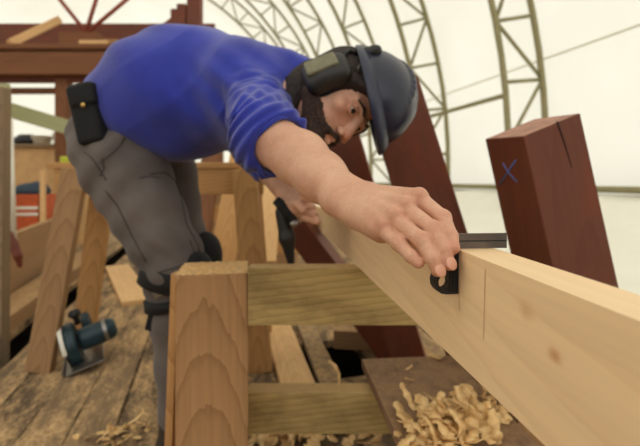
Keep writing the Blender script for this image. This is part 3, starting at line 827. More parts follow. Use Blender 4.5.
# joints
NB = at(278, 88, 1.19); RS = at(262, 94, 1.07); RE = at(268, 138, .79); RW = at(362, 206, .565)
LS = at(285, 108, 1.42); LE = at(258, 152, 1.30); LW = at(288, 196, 1.14)
FING = {
 'index':  [(419,199,.487,.0105),(443,218,.455,.0089),(450.5,236,.433,.0080),(453.5,248,.4235,.0068)],
 'middle': [(405,208,.476,.0105),(433.5,229,.441,.0088),(444,249,.4245,.0080),(448.5,264,.420,.0070)],
 'ring':   [(394,219,.472,.0105),(421,239.5,.433,.0088),(432.5,258,.4205,.0079),(437.5,270.5,.4185,.0069)],
 'pinky':  [(383,229,.476,.0100),(398.5,243.5,.446,.0082),(411,256,.431,.0074),(418.5,262.5,.427,.0064)]}
def body():
    S = Solid()
    # trunk and shoulders (under the shirt)
    S.chain([(at(130,122,1.33), .09), (at(190,88,1.28), .10), (at(245,84,1.22), .10), (NB, .07)], .03)
    S.chain([(RS+V(0,.01,0), .05), (NB, .06)], .03); S.chain([(LS, .05), (NB, .06)], .03)
    # near arm
    el2 = at(301,159,.725); md = at(321,177,.665); lo = at(345,196,.605)
    S.chain([(RS, .052), (RE, .047), (el2, .0445), (md, .0375), (lo, .0275)], .02)
    u = (at(343,207,.588)); 
    w1, w2 = at(368,198,.572), at(357,212,.560)
    S.cap(at(341,191,.61), w1, .0265, .0205, .012); S.cap(at(338,198,.60), w2, .027, .0205, .012)
    S.ell(at(345,203,.572), (.0115,.0115,.0115), k=.009)
    # palm
    for f, (px, py, d, r) in ((n, FING[n][0]) for n in FING):
        t = {'index': .05, 'middle': .35, 'ring': .7, 'pinky': 1.0}[f]
        wp = w1.lerp(w2, t)
        S.cap(wp, at(px, py, d), .0205, r*1.16, .008)
    S.ell(at(398,222,.515), (.03,.03,.022), k=.012)
    S.cap(at(365,219,.552), at(382,232,.492), .016, .0125, .012)
    # fingers
    for n, js in FING.items():
        P = [at(*j[:3]) for j in js]; r = [j[3]*.95 for j in js]
        g = Solid()
        g.cap(P[0], P[1], r[0]*.97, r[1]*.96, .002)
        g.cap(P[1], P[2], r[1]*.98, r[2]*.97, .002)
        g.cap(P[2], P[3], r[2]*.97, r[3], .002)
        g.ell(P[1]+V(0,-.0006,.0006), (r[1]*.98,)*3, k=.004); g.ell(P[2], (r[2]*1.0,)*3, k=.002)
        cg = np.array((P[0]+P[3])/2); S.ops.append((g.ev, cg, .06, .0018, 'add'))
        S.ell(P[0]+V(-.0005,-.006,.006), (.0062,)*3, k=.007)
        wp_ = w1.lerp(w2, {'index': .15, 'middle': .38, 'ring': .62, 'pinky': .85}[n])+V(0,-.016,.013)
        S.cap(wp_, P[0]+V(-.0005,-.0085,.0075), .003, .0034, .006)
    # thumb, behind the stock
    tb = [at(378,214,.575), at(404,228,.535), at(428,246,.487), at(441,262,.462)]
    S.chain([(tb[0], .019), (tb[1], .015), (tb[2], .0115), (tb[3], .009)], .008)
    # far arm
    S.chain([(LS, .05), (LE, .045), (LE.lerp(LW, .4), .04), (LW, .028)], .02)
    hc = at(294,207,1.115); ax = (hc-LW).normalized()
    S.chain([(LW, .027), (hc, .03)], .015); S.ell(hc, (.034,.030,.034), k=.012)
    dn = V(.30,0,-.95).normalized(); out = V(0,-1,-.1).normalized()
    for i in range(4):
        b = hc+V(.012,-.016,.022)+dn*(i*.019-.006)
        S.chain([(b, .0105), (b+V(.028,-.018,-.006), .0095), (b+V(.033,.006,-.010), .009), (b+V(.014,.014,-.008), .008)], .003)
    S.chain([(hc+V(-.01,-.015,.01), .013), (hc+V(.008,-.036,.012), .011), (hc+V(.024,-.042,-.004), .0095)], .006)
    # neck, head
    S.cap(NB, hd(0,-.02,-.055), .066, .058, .03)
    S.ell(hd(0,-.012,.045), (.077,.098,.088), RH3, .02)
    S.ell(hd(0,.028,-.028), (.063,.064,.082), RH3, .025)
    for s in (-1, 1):
        S.cap(hd(s*.056,-.002,-.045), hd(s*.018,.066,-.095), .020, .018, .02)
        S.ell(hd(s*.046,.060,-.014), (.021,.021,.018), RH3, .015)
        S.cap(hd(s*.046,.070,.024), hd(s*.012,.088,.022), .010, .009, .010)
        S.ell(hd(s*.080,-.008,-.005), (.009,.02,.032), RH3, .006)
    S.cap(hd(0,.045,-.06), hd(0,.074,-.100), .04, .019, .02)
    S.ell(hd(0,.072,-.068), (.030,.026,.020), RH3, .012)
    for s in (-1, 1):
        S.ell(hd(s*.033,.093,.004), (.017,.013,.0115), RH3, .008, 'sub')
    S.cap(hd(0,.088,.014), hd(0,.106,-.028), .0088, .0125, .010)
    S.ell(hd(0,.107,-.032), (.0115,.0105,.0105), RH3, .006)
    for s in (-1, 1):
        S.ell(hd(s*.0145,.103,-.038), (.008,.011,.0085), RH3, .005)
        S.ell(hd(s*.007,.109,-.046), (.0035,.005,.004), RH3, .003, 'sub')
        # eyelids
        for k in range(4):
            a0, a1 = [-.017+.0085*k, -.017+.0085*(k+1)]
            y = lambda a: .0865-(a/.017)**2*.008
            z1 = lambda a: .010+.005*(1-(a/.017)**2); z2 = lambda a: .003-.006*(1-(a/.017)**2)
            S.cap(hd(s*.033+a0, y(a0), z1(a0)), hd(s*.033+a1, y(a1), z1(a1)), .0032, k=.003)
            S.cap(hd(s*.033+a0, y(a0)-.001, z2(a0)), hd(s*.033+a1, y(a1)-.001, z2(a1)), .003, k=.003)
        S.cap(hd(0,.100,-.0585), hd(s*.022,.088,-.065), .0058, .003, .004)
        S.cap(hd(0,.098,-.0735), hd(s*.020,.087,-.069), .0066, .003, .004)
        S.cap(hd(0,.106,-.0655), hd(s*.019,.092,-.0665), .0032, .002, .0015, 'sub')
    knk = [np.array(at(*js[i][:3])+V(0,-js[i][3]*.7,js[i][3]*.6)) for js in FING.values() for i in (0, 1, 2)]
    tips = [np.array(at(*js[3][:3])) for js in FING.values()]
    nose = np.array(hd(0,.12,-.03)); lip = [np.array(hd(s*.009,.1,-.067)) for s in (-1,1)]; ck = [np.array(hd(s*.045,.08,-.02)) for s in (-1,1)]
    def flush(P):
        v = np.zeros(len(P))
        for k, kk in enumerate(knk): v = np.maximum(v, [.32,.22,.12][k % 3]*np.exp(-((P-kk)**2).sum(1)/(.010 if k % 3 == 0 else .008)**2))
        for kk in tips: v = np.maximum(v, .4*np.exp(-((P-kk)**2).sum(1)/.010**2))
        v = np.maximum(v, .5*np.exp(-((P-nose)**2).sum(1)/.02**2))
        for kk in lip: v = np.maximum(v, .35*np.exp(-((P-kk)**2).sum(1)/.012**2))
        for kk in ck: v = np.maximum(v, .35*np.exp(-((P-kk)**2).sum(1)/.025**2))
        return v
    def nail(P): return np.zeros(len(P))
    pts = [at(130,122,1.33), NB, RS, LS, at(455,270,.41), hd(0,0,.13), hd(0,.13,-.1), LE, RE, at(300,222,1.1), at(380,240,.4)]
    a, b = bounds(pts, .13)
    return S.build('body', M['skin'], a, b, .0017, man, True, {'flush': flush, 'nail': nail})
body()
for n, js in FING.items():
    if n in ('ring', 'middle'):
        p, q = at(*js[2][:3]), at(*js[3][:3]); ax = (q-p).normalized()
        # finger nails on the tips
        nrm = V(.25, -.95, .12); nrm = (nrm-ax*nrm.dot(ax)).normalized(); sd = ax.cross(nrm)
        c = q+ax*.0005+nrm*(js[3][3]*.86)
        S = Solid().ell(c, (.0058,.0068,.0016), np.array([tuple(sd), tuple(ax), tuple(nrm)]))
        a, b = bounds([c], .011); S.build('finger_nail', M['nail'], a, b, .0007, man)

def head_bits():
    for s in (-1, 1):
        c = hd(s*.033,.0752,.0065)
        bm = bmesh.new(); bmesh.ops.create_uvsphere(bm, u_segments=20, v_segments=14, radius=.0125)
        e = bm_obj('eye', bm, M['eye'], man, Matrix.Translation(c), True)
        g = (at(450,262,.43)-c).normalized(); g = (g*.6+Fh*.4).normalized()
        bm = bmesh.new(); bmesh.ops.create_uvsphere(bm, u_segments=16, v_segments=12, radius=.0066)
        for v in bm.verts: v.co.z *= .4
        bm_obj('iris', bm, M['iris'], e, Matrix.Translation(c+g*.0108) @ g.to_track_quat('Z','Y').to_matrix().to_4x4(), True)
        S = Solid().chain([(hd(s*.016,.0965,.023), .0028), (hd(s*.033,.0915,.030), .0026), (hd(s*.052,.077,.026), .002)], .004)
        a, b = bounds([hd(s*.033,.09,.027)], .035); S.build('eyebrow', M['hair'], a, b, .0015, man)
    nz = lambda P: .0022*np.sin(P[:,0]*610+3*np.sin(P[:,2]*170))*np.sin(P[:,1]*540+P[:,2]*380)
    # beard: jaw, chin and moustache
    B = Solid()
    for s in (-1, 1):
        B.cap(hd(s*.062,.004,-.030), hd(s*.058,.006,-.055), .018, .020, .015)
        B.cap(hd(s*.060,.004,-.052), hd(s*.026,.070,-.098), .021, .022, .015)
        B.cap(hd(s*.055,.040,-.055), hd(s*.034,.076,-.068), .012, .010, .012)
        B.cap(hd(s*.004,.104,-.0515), hd(s*.026,.090,-.062), .0062, .0055, .006)
        B.cap(hd(s*.027,.089,-.062), hd(s*.024,.084,-.084), .0075, .009, .008)
    B.cap(hd(-.02,.078,-.094), hd(.02,.078,-.094), .021, .021, .012)
    B.cap(hd(0,.07,-.112), hd(0,.082,-.10), .022, .02, .012)
    B.ell(hd(0,.06,-.095), (.04,.035,.03), RH3, .015)
    B.fn(nz)
    a, b = bounds([hd(0,.05,-.07)], .13)
    B.build('beard', M['beard'], a, b, .0024, man)
    # hair: under the helmet, over the nape, falling to the collar
    Hh = Solid()
    Hh.ell(hd(0,-.022,.04), (.084,.103,.088), RH3, .02)
    Hh.cap(hd(.055,-.045,0), hd(.045,-.06,-.06), .032, .030, .03)
    Hh.cap(hd(-.055,-.05,0), hd(-.045,-.075,-.07), .035, .036, .03)
    Hh.cap(hd(.068,.012,.03), hd(.070,.002,-.03), .016, .017, .015)
    Hh.cap(hd(0,-.080,-.01), hd(0,-.085,-.07), .036, .032, .03)
    Hh.cap(hd(.05,-.06,-.03), at(289,86,1.08), .03, .022, .02)
    Hh.cap(hd(.05,-.035,-.05), hd(.035,-.02,-.10), .032, .028, .03)
    Hh.ell(hd(0,.112,.0), (.078,.066,.062), RH3, .012, 'sub')
    Hh.chain([(hd(.068,.020,.0), .014), (hd(.069,.030,.035), .015), (hd(.056,.066,.064), .015), (hd(0,.086,.074), .013)], .012)
    Hh.fn(nz)
    a, b = bounds([hd(0,-.03,0)], .19)
    Hh.build('hair', M['hair'], a, b, .003, man)
head_bits()

# helmet and ear muffs
HU = V(.96, -.10, .20); HF = (Fh*1.0-HU*Fh.dot(HU)/HU.length_squared).normalized(); HU.normalize(); HR = HF.cross(HU).normalized()
HO = at(369, 98, 1.02)
def hl(r, f, u): return HO+HR*r+HF*f+HU*u
HR3 = np.array([tuple(HR), tuple(HF), tuple(HU)])
def helmet():
    S = Solid().ell(HO, (.104,.126,.110), HR3, .01)
    for r in (-.035, 0, .035): 
        S.chain([(hl(r, .083*math.cos(a)*1.18, .106*math.sin(a)*(1-abs(r)*.6)), .007) for a in [PI*(.28+.44*i/8) for i in range(9)]], .008)
    S.cut(HO, -np.array(HU), .003)
    S.ell(HO+HU*-.01, (.097,.119,.104), HR3, .002, 'sub')
    a, b = bounds([HO], .17)
    h = S.build('helmet', M['helmet'], a, b, .0026, man)
    # rim band, deeper at the front
    n = 64; bm = bmesh.new()
    rows = []
    for k in range(n):
        p = 2*PI*k/n; cx_, sy = math.cos(p), math.sin(p)
        ext = max(0, sy)**3*.016
        rows.append([bm.verts.new(hl(cx_*(.104+o)*1.0, sy*(.126+o+ext*w2), u)) for o, u, w2 in ((.004,.020,0),(.010,.004,1),(.012,-.006,1),(.006,-.008,1),(-.004,-.004,.4),(-.002,.016,0))])
    for k in range(n):
        Aq, Bq = rows[k], rows[(k+1) % n]
        for j in range(6): bm.faces.new((Aq[j], Bq[j], Bq[(j+1) % 6], Aq[(j+1) % 6]))
    bm_obj('rim', bm, M['helmrim'], h, None, True)
    # knob and lug over the near ear
    kc = at(370, 54, .975)
    S = Solid().ell(kc, (.024,.02,.017), k=.01).cap(at(360,53,.975), kc, .008, .012, .008).ell(kc+V(.012,-.01,.006), (.014,.012,.012), k=.006)
    a, b = bounds([kc], .06); S.build('muff_hinge', M['muff'], a, b, .0025, h)
    tube('muff_wire', [at(377,54,.975), at(368,54,.965), at(362,62,.955), at(357,70,.95), at(346,78,.945)], .0028, M['steel'], h, 8)
    # near ear muff
    ec = at(327, 74, .945)
    cr = -Lh.copy(); cu = (V(.94,0,.34)-cr*cr.dot(V(.94,0,.34))).normalized(); cf = cu.cross(cr)
    E3 = np.array([tuple(cu), tuple(cf), tuple(cr)])
    S = Solid().box(ec, (.053,.040,.023), E3, .021).ell(ec+cr*.012, (.048,.036,.021), E3, .01)
    a, b = bounds([ec], .085); m_ = S.build('ear_muff', M['muff'], a, b, .003, h)
    S = Solid().box(ec+cr*.030-cu*.006-cf*.004, (.036,.020,.006), E3, .005)
    S.build('cup_plate', M['muffpad'], a, b, .002, m_)
    S = Solid().box(ec-cr*.030, (.052,.040,.012), E3, .011)
    S.build('cushion', M['rubber'], a, b, .003, m_)
    ec2 = HC+Lh*.10
    S = Solid().box(ec2, (.055,.042,.022), E3, .02)
    a, b = bounds([ec2], .085); S.build('ear_muff', M['muff'], a, b, .0035, h)
    # lug that stands above the rim
    tube('lug', [at(346,63,.96), at(344,54,.965), at(350,50,.97), at(357,54,.97)], .006, M['muff'], h, 8)
helmet()
S = Solid().ell(at(293,106,1.02), (.010,.010,.016), k=.004)
a, b = bounds([at(293,106,1.02)], .03); S.build('ear_plug_cord', M['yellow'], a, b, .002, man)

def clothes():
    S = Solid()
    S.ell(at(184,94,1.28), (.265,.20,.198), np.array([tuple(V(1,0,.10).normalized()), (0,1,0), tuple(V(-.10,0,1).normalized())]), .03)
    S.cap(at(125,107,1.33), at(152,102,1.31), .122, .152, .05)
    S.ell(at(247,94,1.22), (.15,.20,.150), None, .06)
    S.cap(RS+V(-.018,.02,-.018), RE, .080, .064, .04)
    CF = at(281.5,147.5,.765)
    S.cap(RE, CF+ (CF-RE)*.2, .063, .0575, .03)
    S.cap(LS, LE, .085, .07, .04); S.cap(LE, LE.lerp(LW,.35), .065, .055, .03)
    S.cap(RS+V(.0,.02,.0), NB+V(.01,-.03,.005), .080, .093, .04)
    S.cap(NB+V(-.02,0,-.01), NB+V(.05,-.035,.0), .088, .076, .04)
    ar = np.array(RS); br = np.array(CF); ba = br-ar; L = np.linalg.norm(ba); ba /= L
    def folds(P):
        t = (P-ar)@ba; rd = np.sqrt(((P-ar-t[:,None]*ba)**2).sum(1))
        wgt = np.clip((t-.02)/.10, 0, 1)*np.clip((.165-rd)/.05, 0, 1)
        ph = t*62+2.0*np.sin(P[:,2]*19+1)+1.9*np.sin(P[:,0]*27+P[:,1]*9); ph2 = t*105-P[:,2]*30+2.2*np.sin(P[:,0]*23); f = (.0085*(1.2*np.abs(np.sin(ph))-.6)*-1 + .0065*np.sin(ph2))*wgt*(1-.85*np.clip((t-.08)/.1, 0, 1)); q = .78*P[:,0]-.63*P[:,2]; f = f+.0042*np.sin(q*235+2.4*np.sin(P[:,2]*24+P[:,1]*8)+1.2*np.sin(P[:,0]*37))*wgt*np.clip((t-.12)/.1, 0, 1)
        x, y, z = P[:,0], P[:,1], P[:,2]
        g = .0045*np.sin(x*22+z*42+2*np.sin(z*11+y*9))+.0045*np.abs(np.sin(x*24-z*19+1.5*np.sin(x*9+1)+y*7))-.003+.002*np.sin(x*45-z*30+2.5*np.sin(x*9+1)+y*12)
        sh = np.exp(-((P-np.array(at(245,118,1.05)))**2).sum(1)/.14**2)
        g2 = .007*np.sin(x*70+z*50+2*np.sin(z*17))*sh
        return f+(g*.95+g2)*(1-wgt)
    S.fn(folds)
    # hem: cut along the hips
    hn = np.array(tuple((V(-.80, 0, -.60)).normalized()))
    S.cut(at(110,119,1.28), hn, .012)
    # cuff of the rolled sleeve
    cn = np.array(tuple((at(322,175,.665)-RE).normalized()))
    S.ops.append((lambda P: np.where(((P-np.array(RE))**2).sum(1) < .16**2, (P-np.array(CF))@cn, -1.0), np.array(CF), 1e9, .004, 'int'))
    S.cap(CF-Vector(cn)*.035, CF+Vector(cn)*.05, .0515, .050, .004, 'sub')
    S.ops[-1] = (S.ops[-1][0], S.ops[-1][1], S.ops[-1][2], .004, 'sub')
    pts = [at(75,110,1.3), at(190,20,1.28), at(200,165,1.28), RS, LS, LE, CF, NB, at(200,100,1.05), at(200,100,1.5)]
    a, b = bounds(pts, .13)
    sh = S.build('shirt', M['shirt'], a, b, .0038, man, True)
    # rolled cuff: two turns of cloth round the forearm
    u = Vector(cn); a1 = V(0,0,1); a1 = (a1-u*a1.dot(u)).normalized(); b1 = u.cross(a1)
    bm = bmesh.new()
    for off, rr, th in ((-.003,.0545,.0040), (-.013,.0555,.0045)):
        tube_bm(bm, [CF+u*(off+.004*math.sin(3*p+off*90))+(a1*math.cos(p)+b1*math.sin(p))*(rr+.0015*math.sin(5*p+off*50)) for p in [2*PI*k/40 for k in range(40)]], th, 10, False, True)
    bm_obj('rolled_cuff', bm, M['shirt'], sh, None, True)

    # trousers
    T = Solid()
    rh, rk, ra = at(120,160,1.25), at(173,262,1.21), at(181,440,1.23)
    lh, lk, la = at(160,152,1.46), at(182,248,1.48), at(192,395,1.56)
    T.ell(at(116,142,1.34), (.122,.175,.132), None, .04)
    T.cap(at(115,128,1.34), at(137,135,1.36), .105, .118, .04)
    T.cap(rh, rk, .122, .090, .035); T.cap(rk, at(176,320,1.21), .086, .068, .02); T.cap(at(176,320,1.21), ra, .068, .056, .02)
    T.cap(lh, lk, .112, .085, .03); T.cap(lk, la, .080, .056, .02)
    kn = np.array(rk); kn2 = np.array(lk)
    def wr(P):
        x, y, z = P[:,0], P[:,1], P[:,2]
        wk = np.exp(-((P-kn)**2).sum(1)/.12**2)+np.exp(-((P-np.array(rh))**2).sum(1)/.16**2)*.6
        return .0055*np.sin(z*52-x*36+2.2*np.sin(x*14+y*10))*(.4+wk)+.0035*np.sin(x*60+z*24+2*np.sin(z*20))*(.5+.5*wk)+.002*np.sin(z*120+x*70+3*np.sin(y*22))*wk
    T.fn(wr)
    a, b = bounds([rh, rk, ra, lh, lk, la, at(114,142,1.34)], .19)
    T.cut(ra+V(0,0,-.035), (0,0,-1), .006)
    p = T.build('trousers', M['pants'], a, b, .0042, man, True)
    # pocket seams, loops and flap drawn in cloth
    def on(px, py, d): return at(px, py, d)
    def seam(pts, r=.0018, m='pantsdark', name='pocket_seam'):
        pts = [(x0+(x1-x0)*k/4, y0+(y1-y0)*k/4) for (x0,y0),(x1,y1) in zip(pts, pts[1:]) for k in range(4)]+[pts[-1]]
        P = [ray_to(T, x, y) for x, y in pts]
        P = [q for q in P if q is not None]
        if len(P) > 1: tube(name, P, r, M[m], p, 6)
    def ray_to(Sx, px, py):
        o = np.array((0,0,H)); dr = np.array(at(px,py,1))-o
        d = .9
        for _ in range(90):
            q = o+dr*d; v = float(Sx.ev(q[None])[0])
            if v < .0006: return Vector(q)
            d += max(v, .001)*.8
            if d > 2: return None
    seam([(128,131),(124,140),(116,150),(106,158),(100,163)])
    seam([(125,128),(126,136),(122,141)], .0025)
    seam([(84,152),(92,158),(100,170),(106,180)], .0022)
    seam([(102,158),(104,168),(100,176)], .0022)
    seam([(150,174),(165,172),(175,180),(181,198),(187,225),(198,246),(200,258)], .002)
    seam([(105,190),(118,207),(130,232),(146,262)], .002)
    seam([(190,240),(196,258),(180,266),(160,272)], .002)
    seam([(140,178),(150,176),(160,178)], .002)
    # boots
    def boot(an, dirx):
        B = Solid().cap(V(an.x,an.y,.19), V(an.x,an.y,.07), .062, .06, .02).cap(V(an.x-.02,an.y,.055), V(an.x+.15*dirx[0],an.y+.15*dirx[1],.042), .05, .042, .03)
        B.cut((0,0,.004), (0,0,-1), .002)
        a, b = bounds([an, V(an.x+.16, an.y-.1, 0), V(an.x-.06, an.y+.06, .27)], .08); B.build('boot', M['boot'], a, b, .006, man)
    boot(V(ra.x, ra.y, .1), (.95,-.3)); boot(V(la.x, la.y, .1), (.98,-.1))
    # knee pads with straps
    def pad(k, front, low, nm='knee_pad'):
        K = Solid().ell(k+front*.055, (.055,.072,.085), None, .02)
        K.ell(k-front*.03, (.085,.085,.11), None, .004, 'sub')
        a, b = bounds([k], .17); kp = K.build(nm, M['rubber'], a, b, .004, man)
        return kp
    fr = V(.86,-.35,-.2).normalized()
    kp = pad(at(180,275,1.21), fr, 0)
    def strap(ct, r, hgt, ax=(0,0,1), par=kp, nm='strap', m='rubber'):
        u = Vector(ax).normalized(); a1 = V(1,0,0); a1 = (a1-u*a1.dot(u)).normalized(); b1 = u.cross(a1); n = 40
        bm = bmesh.new(); rows = []
        for k in range(n):
            q = 2*PI*k/n; dr = a1*math.cos(q)+b1*math.sin(q); 
            rows.append([bm.verts.new(ct+dr*(r+o)+u*h) for o, h in ((.004,-hgt/2),(.004,hgt/2),(-.006,hgt/2),(-.006,-hgt/2))])
        for k in range(n):
            for j in range(4): bm.faces.new((rows[k][j], rows[(k+1)%n][j], rows[(k+1)%n][(j+1)%4], rows[k][(j+1)%4]))
        bm_obj(nm, bm, M[m], par, None, True)
    strap(at(174,276,1.21), .090, .055, (.25,0,1)); strap(at(175,300,1.21), .079, .03, (-.15,0,1))
    bm = bmesh.new(); add_box(bm, (0,0,0), (.034,.008,.095), .003)
    bm_obj('strap_end', bm, M['rubber'], kp, Matrix.Translation(at(155,314,1.155)) @ Matrix.Rotation(.25,4,'Y'))
    bm = bmesh.new(); add_box(bm, (0,0,0), (.03,.012,.034), .004)
    bm_obj('buckle', bm, M['steel'], kp, Matrix.Translation(at(158,291,1.135)) @ Matrix.Rotation(-.5,4,'Y'))
    kp = pad(at(192,254,1.47), V(.9,-.3,-.1).normalized(), 0); 
    strap(at(186,252,1.48), .087, .06, (.1,0,1), kp)
    # belt pouch with a snap
    pc = at(91,116,1.165)
    P3 = np.array([tuple(V(.97,-.1,.22).normalized()), (0,1,0), tuple(V(-.22,0,.97).normalized())])
    Pq = Solid().box(pc, (.036,.035,.080), P3, .016).box(pc+V(-.006,-.006,.052), (.037,.036,.032), P3, .014, .004)
    a, b = bounds([pc], .12); pq = Pq.build('belt_pouch', M['rubber'], a, b, .003, man)
    S2 = Solid().ell(at(83,105,1.122), (.0065,.004,.0065), None); a, b = bounds([at(83,105,1.122)], .015)
    S2.build('snap', M['brass'], a, b, .0015, pq)
clothes()

# ------------------------------------------------------------------ the square and the tool in the far hand
def square():
    d = .434
    org = Vector((.1775-.089*d, d, .760))
    xd = V(1, .089, 0).normalized(); yd = V(-.089, 1, 0).normalized()
    t = thing('try_square', 'small try square held to the plank, black stock and dark steel blade', 'square', org)
    W = Matrix((xd, yd, Z)).transposed().to_4x4(); W.translation = org
    # stock outline in its plane (x to the left is negative), with a round hole
    out = [(-.0005,.006),(-.0005,-.044),(-.013,-.0445),(-.0185,-.0435),(-.0228,-.0405),(-.0255,-.036),(-.0262,-.0305),(-.0245,-.025),(-.021,-.0195),(-.018,.006)]
    bm = bmesh.new(); n = 28
    def ring(z_, rad, cx_, cz_): return [(cx_+rad*math.cos(2*PI*k/n), z_, cz_+rad*math.sin(2*PI*k/n)) for k in range(n)]
    hc = (-.0155,-.0325)
    # sample the outline by angle round the hole so the hole is real
    def hit(a):
        best = None; dx, dz = math.cos(a), math.sin(a)
        for (x0,z0),(x1,z1) in zip(out, out[1:]+out[:1]):
            ex, ez = x1-x0, z1-z0; den = dx*ez-dz*ex
            if abs(den) < 1e-12: continue
            tt = ((x0-hc[0])*ez-(z0-hc[1])*ex)/den; uu = ((x0-hc[0])*dz-(z0-hc[1])*dx)/den
            if tt > 0 and -1e-6 <= uu <= 1+1e-6 and (best is None or tt < best): best = tt
        return (hc[0]+dx*best, hc[1]+dz*best)
    N = 72; angs = sorted([2*PI*k/N for k in range(N)]+[math.atan2(z_-hc[1], x-hc[0]) % (2*PI) for x, z_ in out])
    fo, fi, bo, bi = [], [], [], []
    for a in angs:
        x, z_ = hit(a); ix, iz = hc[0]+.0056*math.cos(a), hc[1]+.0066*math.sin(a)
        fo.append(bm.verts.new((x, -.006, z_))); fi.append(bm.verts.new((ix, -.006, iz)))
        bo.append(bm.verts.new((x, .006, z_))); bi.append(bm.verts.new((ix, .006, iz)))
    m_ = len(angs)
    for k in range(m_):
        j = (k+1) % m_
        bm.faces.new((fo[k], fo[j], fi[j], fi[k])); bm.faces.new((bo[j], bo[k], bi[k], bi[j]))
        bm.faces.new((fo[j], fo[k], bo[k], bo[j])); bm.faces.new((fi[k], fi[j], bi[j], bi[k]))
    st = bm_obj('stock', bm, M['black'], t, W)
    bm = bmesh.new()
    for x in (-.0035, -.0065, -.0095): add_box(bm, (x, -.0064, -.024), (.0011, .0008, .036), .0002)
    bm_obj('stock_ridge', bm, M['rubber'], st, W)
    bm = bmesh.new(); add_box(bm, (.0165, 0, .0080), (.073, .0016, .0154), .0003)
    bl = bm_obj('blade', bm, M['blade'], t, W)
    bm = bmesh.new(); add_box(bm, (.0165, -.0009, .0080), (.0725, .0005, .0012), .0001)
    bm_obj('groove', bm, M['black'], bl, W)
square()
def handtool():
    p0, p1, p2 = at(281,204,1.10), at(296,226,1.085), at(290,262,1.12)
    t = thing('hand_tool', 'dark hand tool with a metal collar held in the far hand behind the forearm', 'tool', p1)
    tube('handle', [at(276,200,1.10), at(284,208,1.095), at(294,222,1.088)], [.012,.015,.012], M['rubber'], t, 12)
    tube('collar', [at(293,221,1.088), at(296,226,1.087)], .0135, M['steel'], t, 12)
    S = Solid().chain([(at(282,212,1.12), .018), (at(287,238,1.12), .020), (at(291,262,1.12), .010)], .01)
    a, b = bounds([at(282,212,1.12), at(291,262,1.12)], .04)
    S.build('blade', M['muff'], a, b, .004, t)
handtool()

# marks on the near brown timber: a crack and blue crayon strokes, sitting on its faces
def timber_marks():
    Wi = fW
    def face_pt(px, py):
        o = V(0,0,H); dr = at(px,py,1)-o; best = None
        for ax in (1, 2):
            for s in (-1, 1):
                n = fW.to_3x3() @ V(*(s if i == ax else 0 for i in range(3)))
                if n.dot(dr) >= 0: continue
                p = fW.translation+n*.0752
                tt = (p-o).dot(n)/dr.dot(n); q = o+dr*tt
                l = fW.inverted() @ q
                if abs(l[3-ax]) < .0756 and abs(l.x) < fL+.12 and (best is None or tt < best[0]): best = (tt, q)
        return best[1] if best else None
    def stroke(pts, r, m, name):
        P = [face_pt(*p) for p in pts]; P = [p for p in P if p is not None]
        if len(P) > 1: tube(name, P, r, M[m], fp, 6)
    stroke([(500,184),(508,172),(516,160)], .0022, 'blue_chalk', 'crayon_mark')
    stroke([(503,163),(508,172),(517,182)], .0022, 'blue_chalk', 'crayon_mark')
    stroke([(557,121.5),(561,133),(566,148),(572,168)], [.0024,.0022,.0016,.0008], 'crack', 'crack')
timber_marks()

# ------------------------------------------------------------------ shavings
def ribbon(bm, c, L, wd, rad, dirv, curl, rnd):
    n = max(10, int(L/.004)); th = .0006
    ph = rnd.uniform(0,6); tw = rnd.uniform(-1.1,1.1); x = Vector(dirv).normalized(); z = V(rnd.uniform(-.3,.3), rnd.uniform(-.3,.3), 1).normalized(); y = z.cross(x).normalized(); z = x.cross(y)
    a = rnd.uniform(-.6,.6); p = Vector(c); rows = []
    for i in range(n+1):
        t = i/n
        a += (L/n)/rad*(curl*(t if curl > 0 else 1-t)*1.6)
        d = x*math.cos(a)+z*math.sin(a); nn = -x*math.sin(a)+z*math.cos(a)
        p = p+d*(L/n)+y*(.0008*curl)
        ww = wd/2*(1-.45*abs(2*t-1)**4)*(1+.25*math.sin(t*17+ph))+.0006*math.sin(t*41)
        yy = y*math.cos(tw*t)+nn*math.sin(tw*t); nn = nn*math.cos(tw*t)-y*math.sin(tw*t)
        rows.append([bm.verts.new(p+yy*ww+nn*th), bm.verts.new(p-yy*ww+nn*th), bm.verts.new(p-yy*ww-nn*th), bm.verts.new(p+yy*ww-nn*th)])
    for P, Q in zip(rows, rows[1:]):
        for k in range(4): bm.faces.new((P[k], P[(k+1)%4], Q[(k+1)%4], Q[k]))
    bm.faces.new(rows[0]); bm.faces.new(list(reversed(rows[-1])))
    return p
def drop(bm, z):
    mz = min(v.co.z for v in bm.verts)
    for v in bm.verts: v.co.z = mz+(v.co.z-mz)*.7
    for v in bm.verts: v.co.z += z-mz
def on_z(px, py, z):
    d = (H-z)*F0/(py-HY); return Vector(((px-320)/F0*d, d, z))
bt = bz+.0262
def pile(name, spots, z, n, label, seed, size=1.0, hgt=.03, xmin=None):
    rnd = random.Random(seed); big = bmesh.new()
    for i in range(n):
        s = rnd.choice(spots); c = on_z(s[0]+rnd.gauss(0, s[2]), s[1]+rnd.gauss(0, s[3]), z)
        b2 = bmesh.new(); a = rnd.uniform(0, 2*PI)
        ribbon(b2, c, rnd.choice((1,1,.4))*rnd.uniform(.035,.10)*size, rnd.uniform(.012,.034)*size, rnd.uniform(.022,.06)*size, (math.cos(a), math.sin(a), rnd.uniform(-.1,.1)), rnd.choice((-1,1))*rnd.uniform(.2,.8), rnd)
        drop(b2, z+.0004+rnd.uniform(0, hgt)*(i/n))
        if xmin is not None and min(v.co.x for v in b2.verts) < xmin: b2.free(); continue
        me = bpy.data.meshes.new('t'); b2.to_mesh(me); b2.free(); big.from_mesh(me); bpy.data.meshes.remove(me)
    tag(bm_obj(name, big, M['shaving'], None, None, True), label, 'shavings', None, 'stuff')
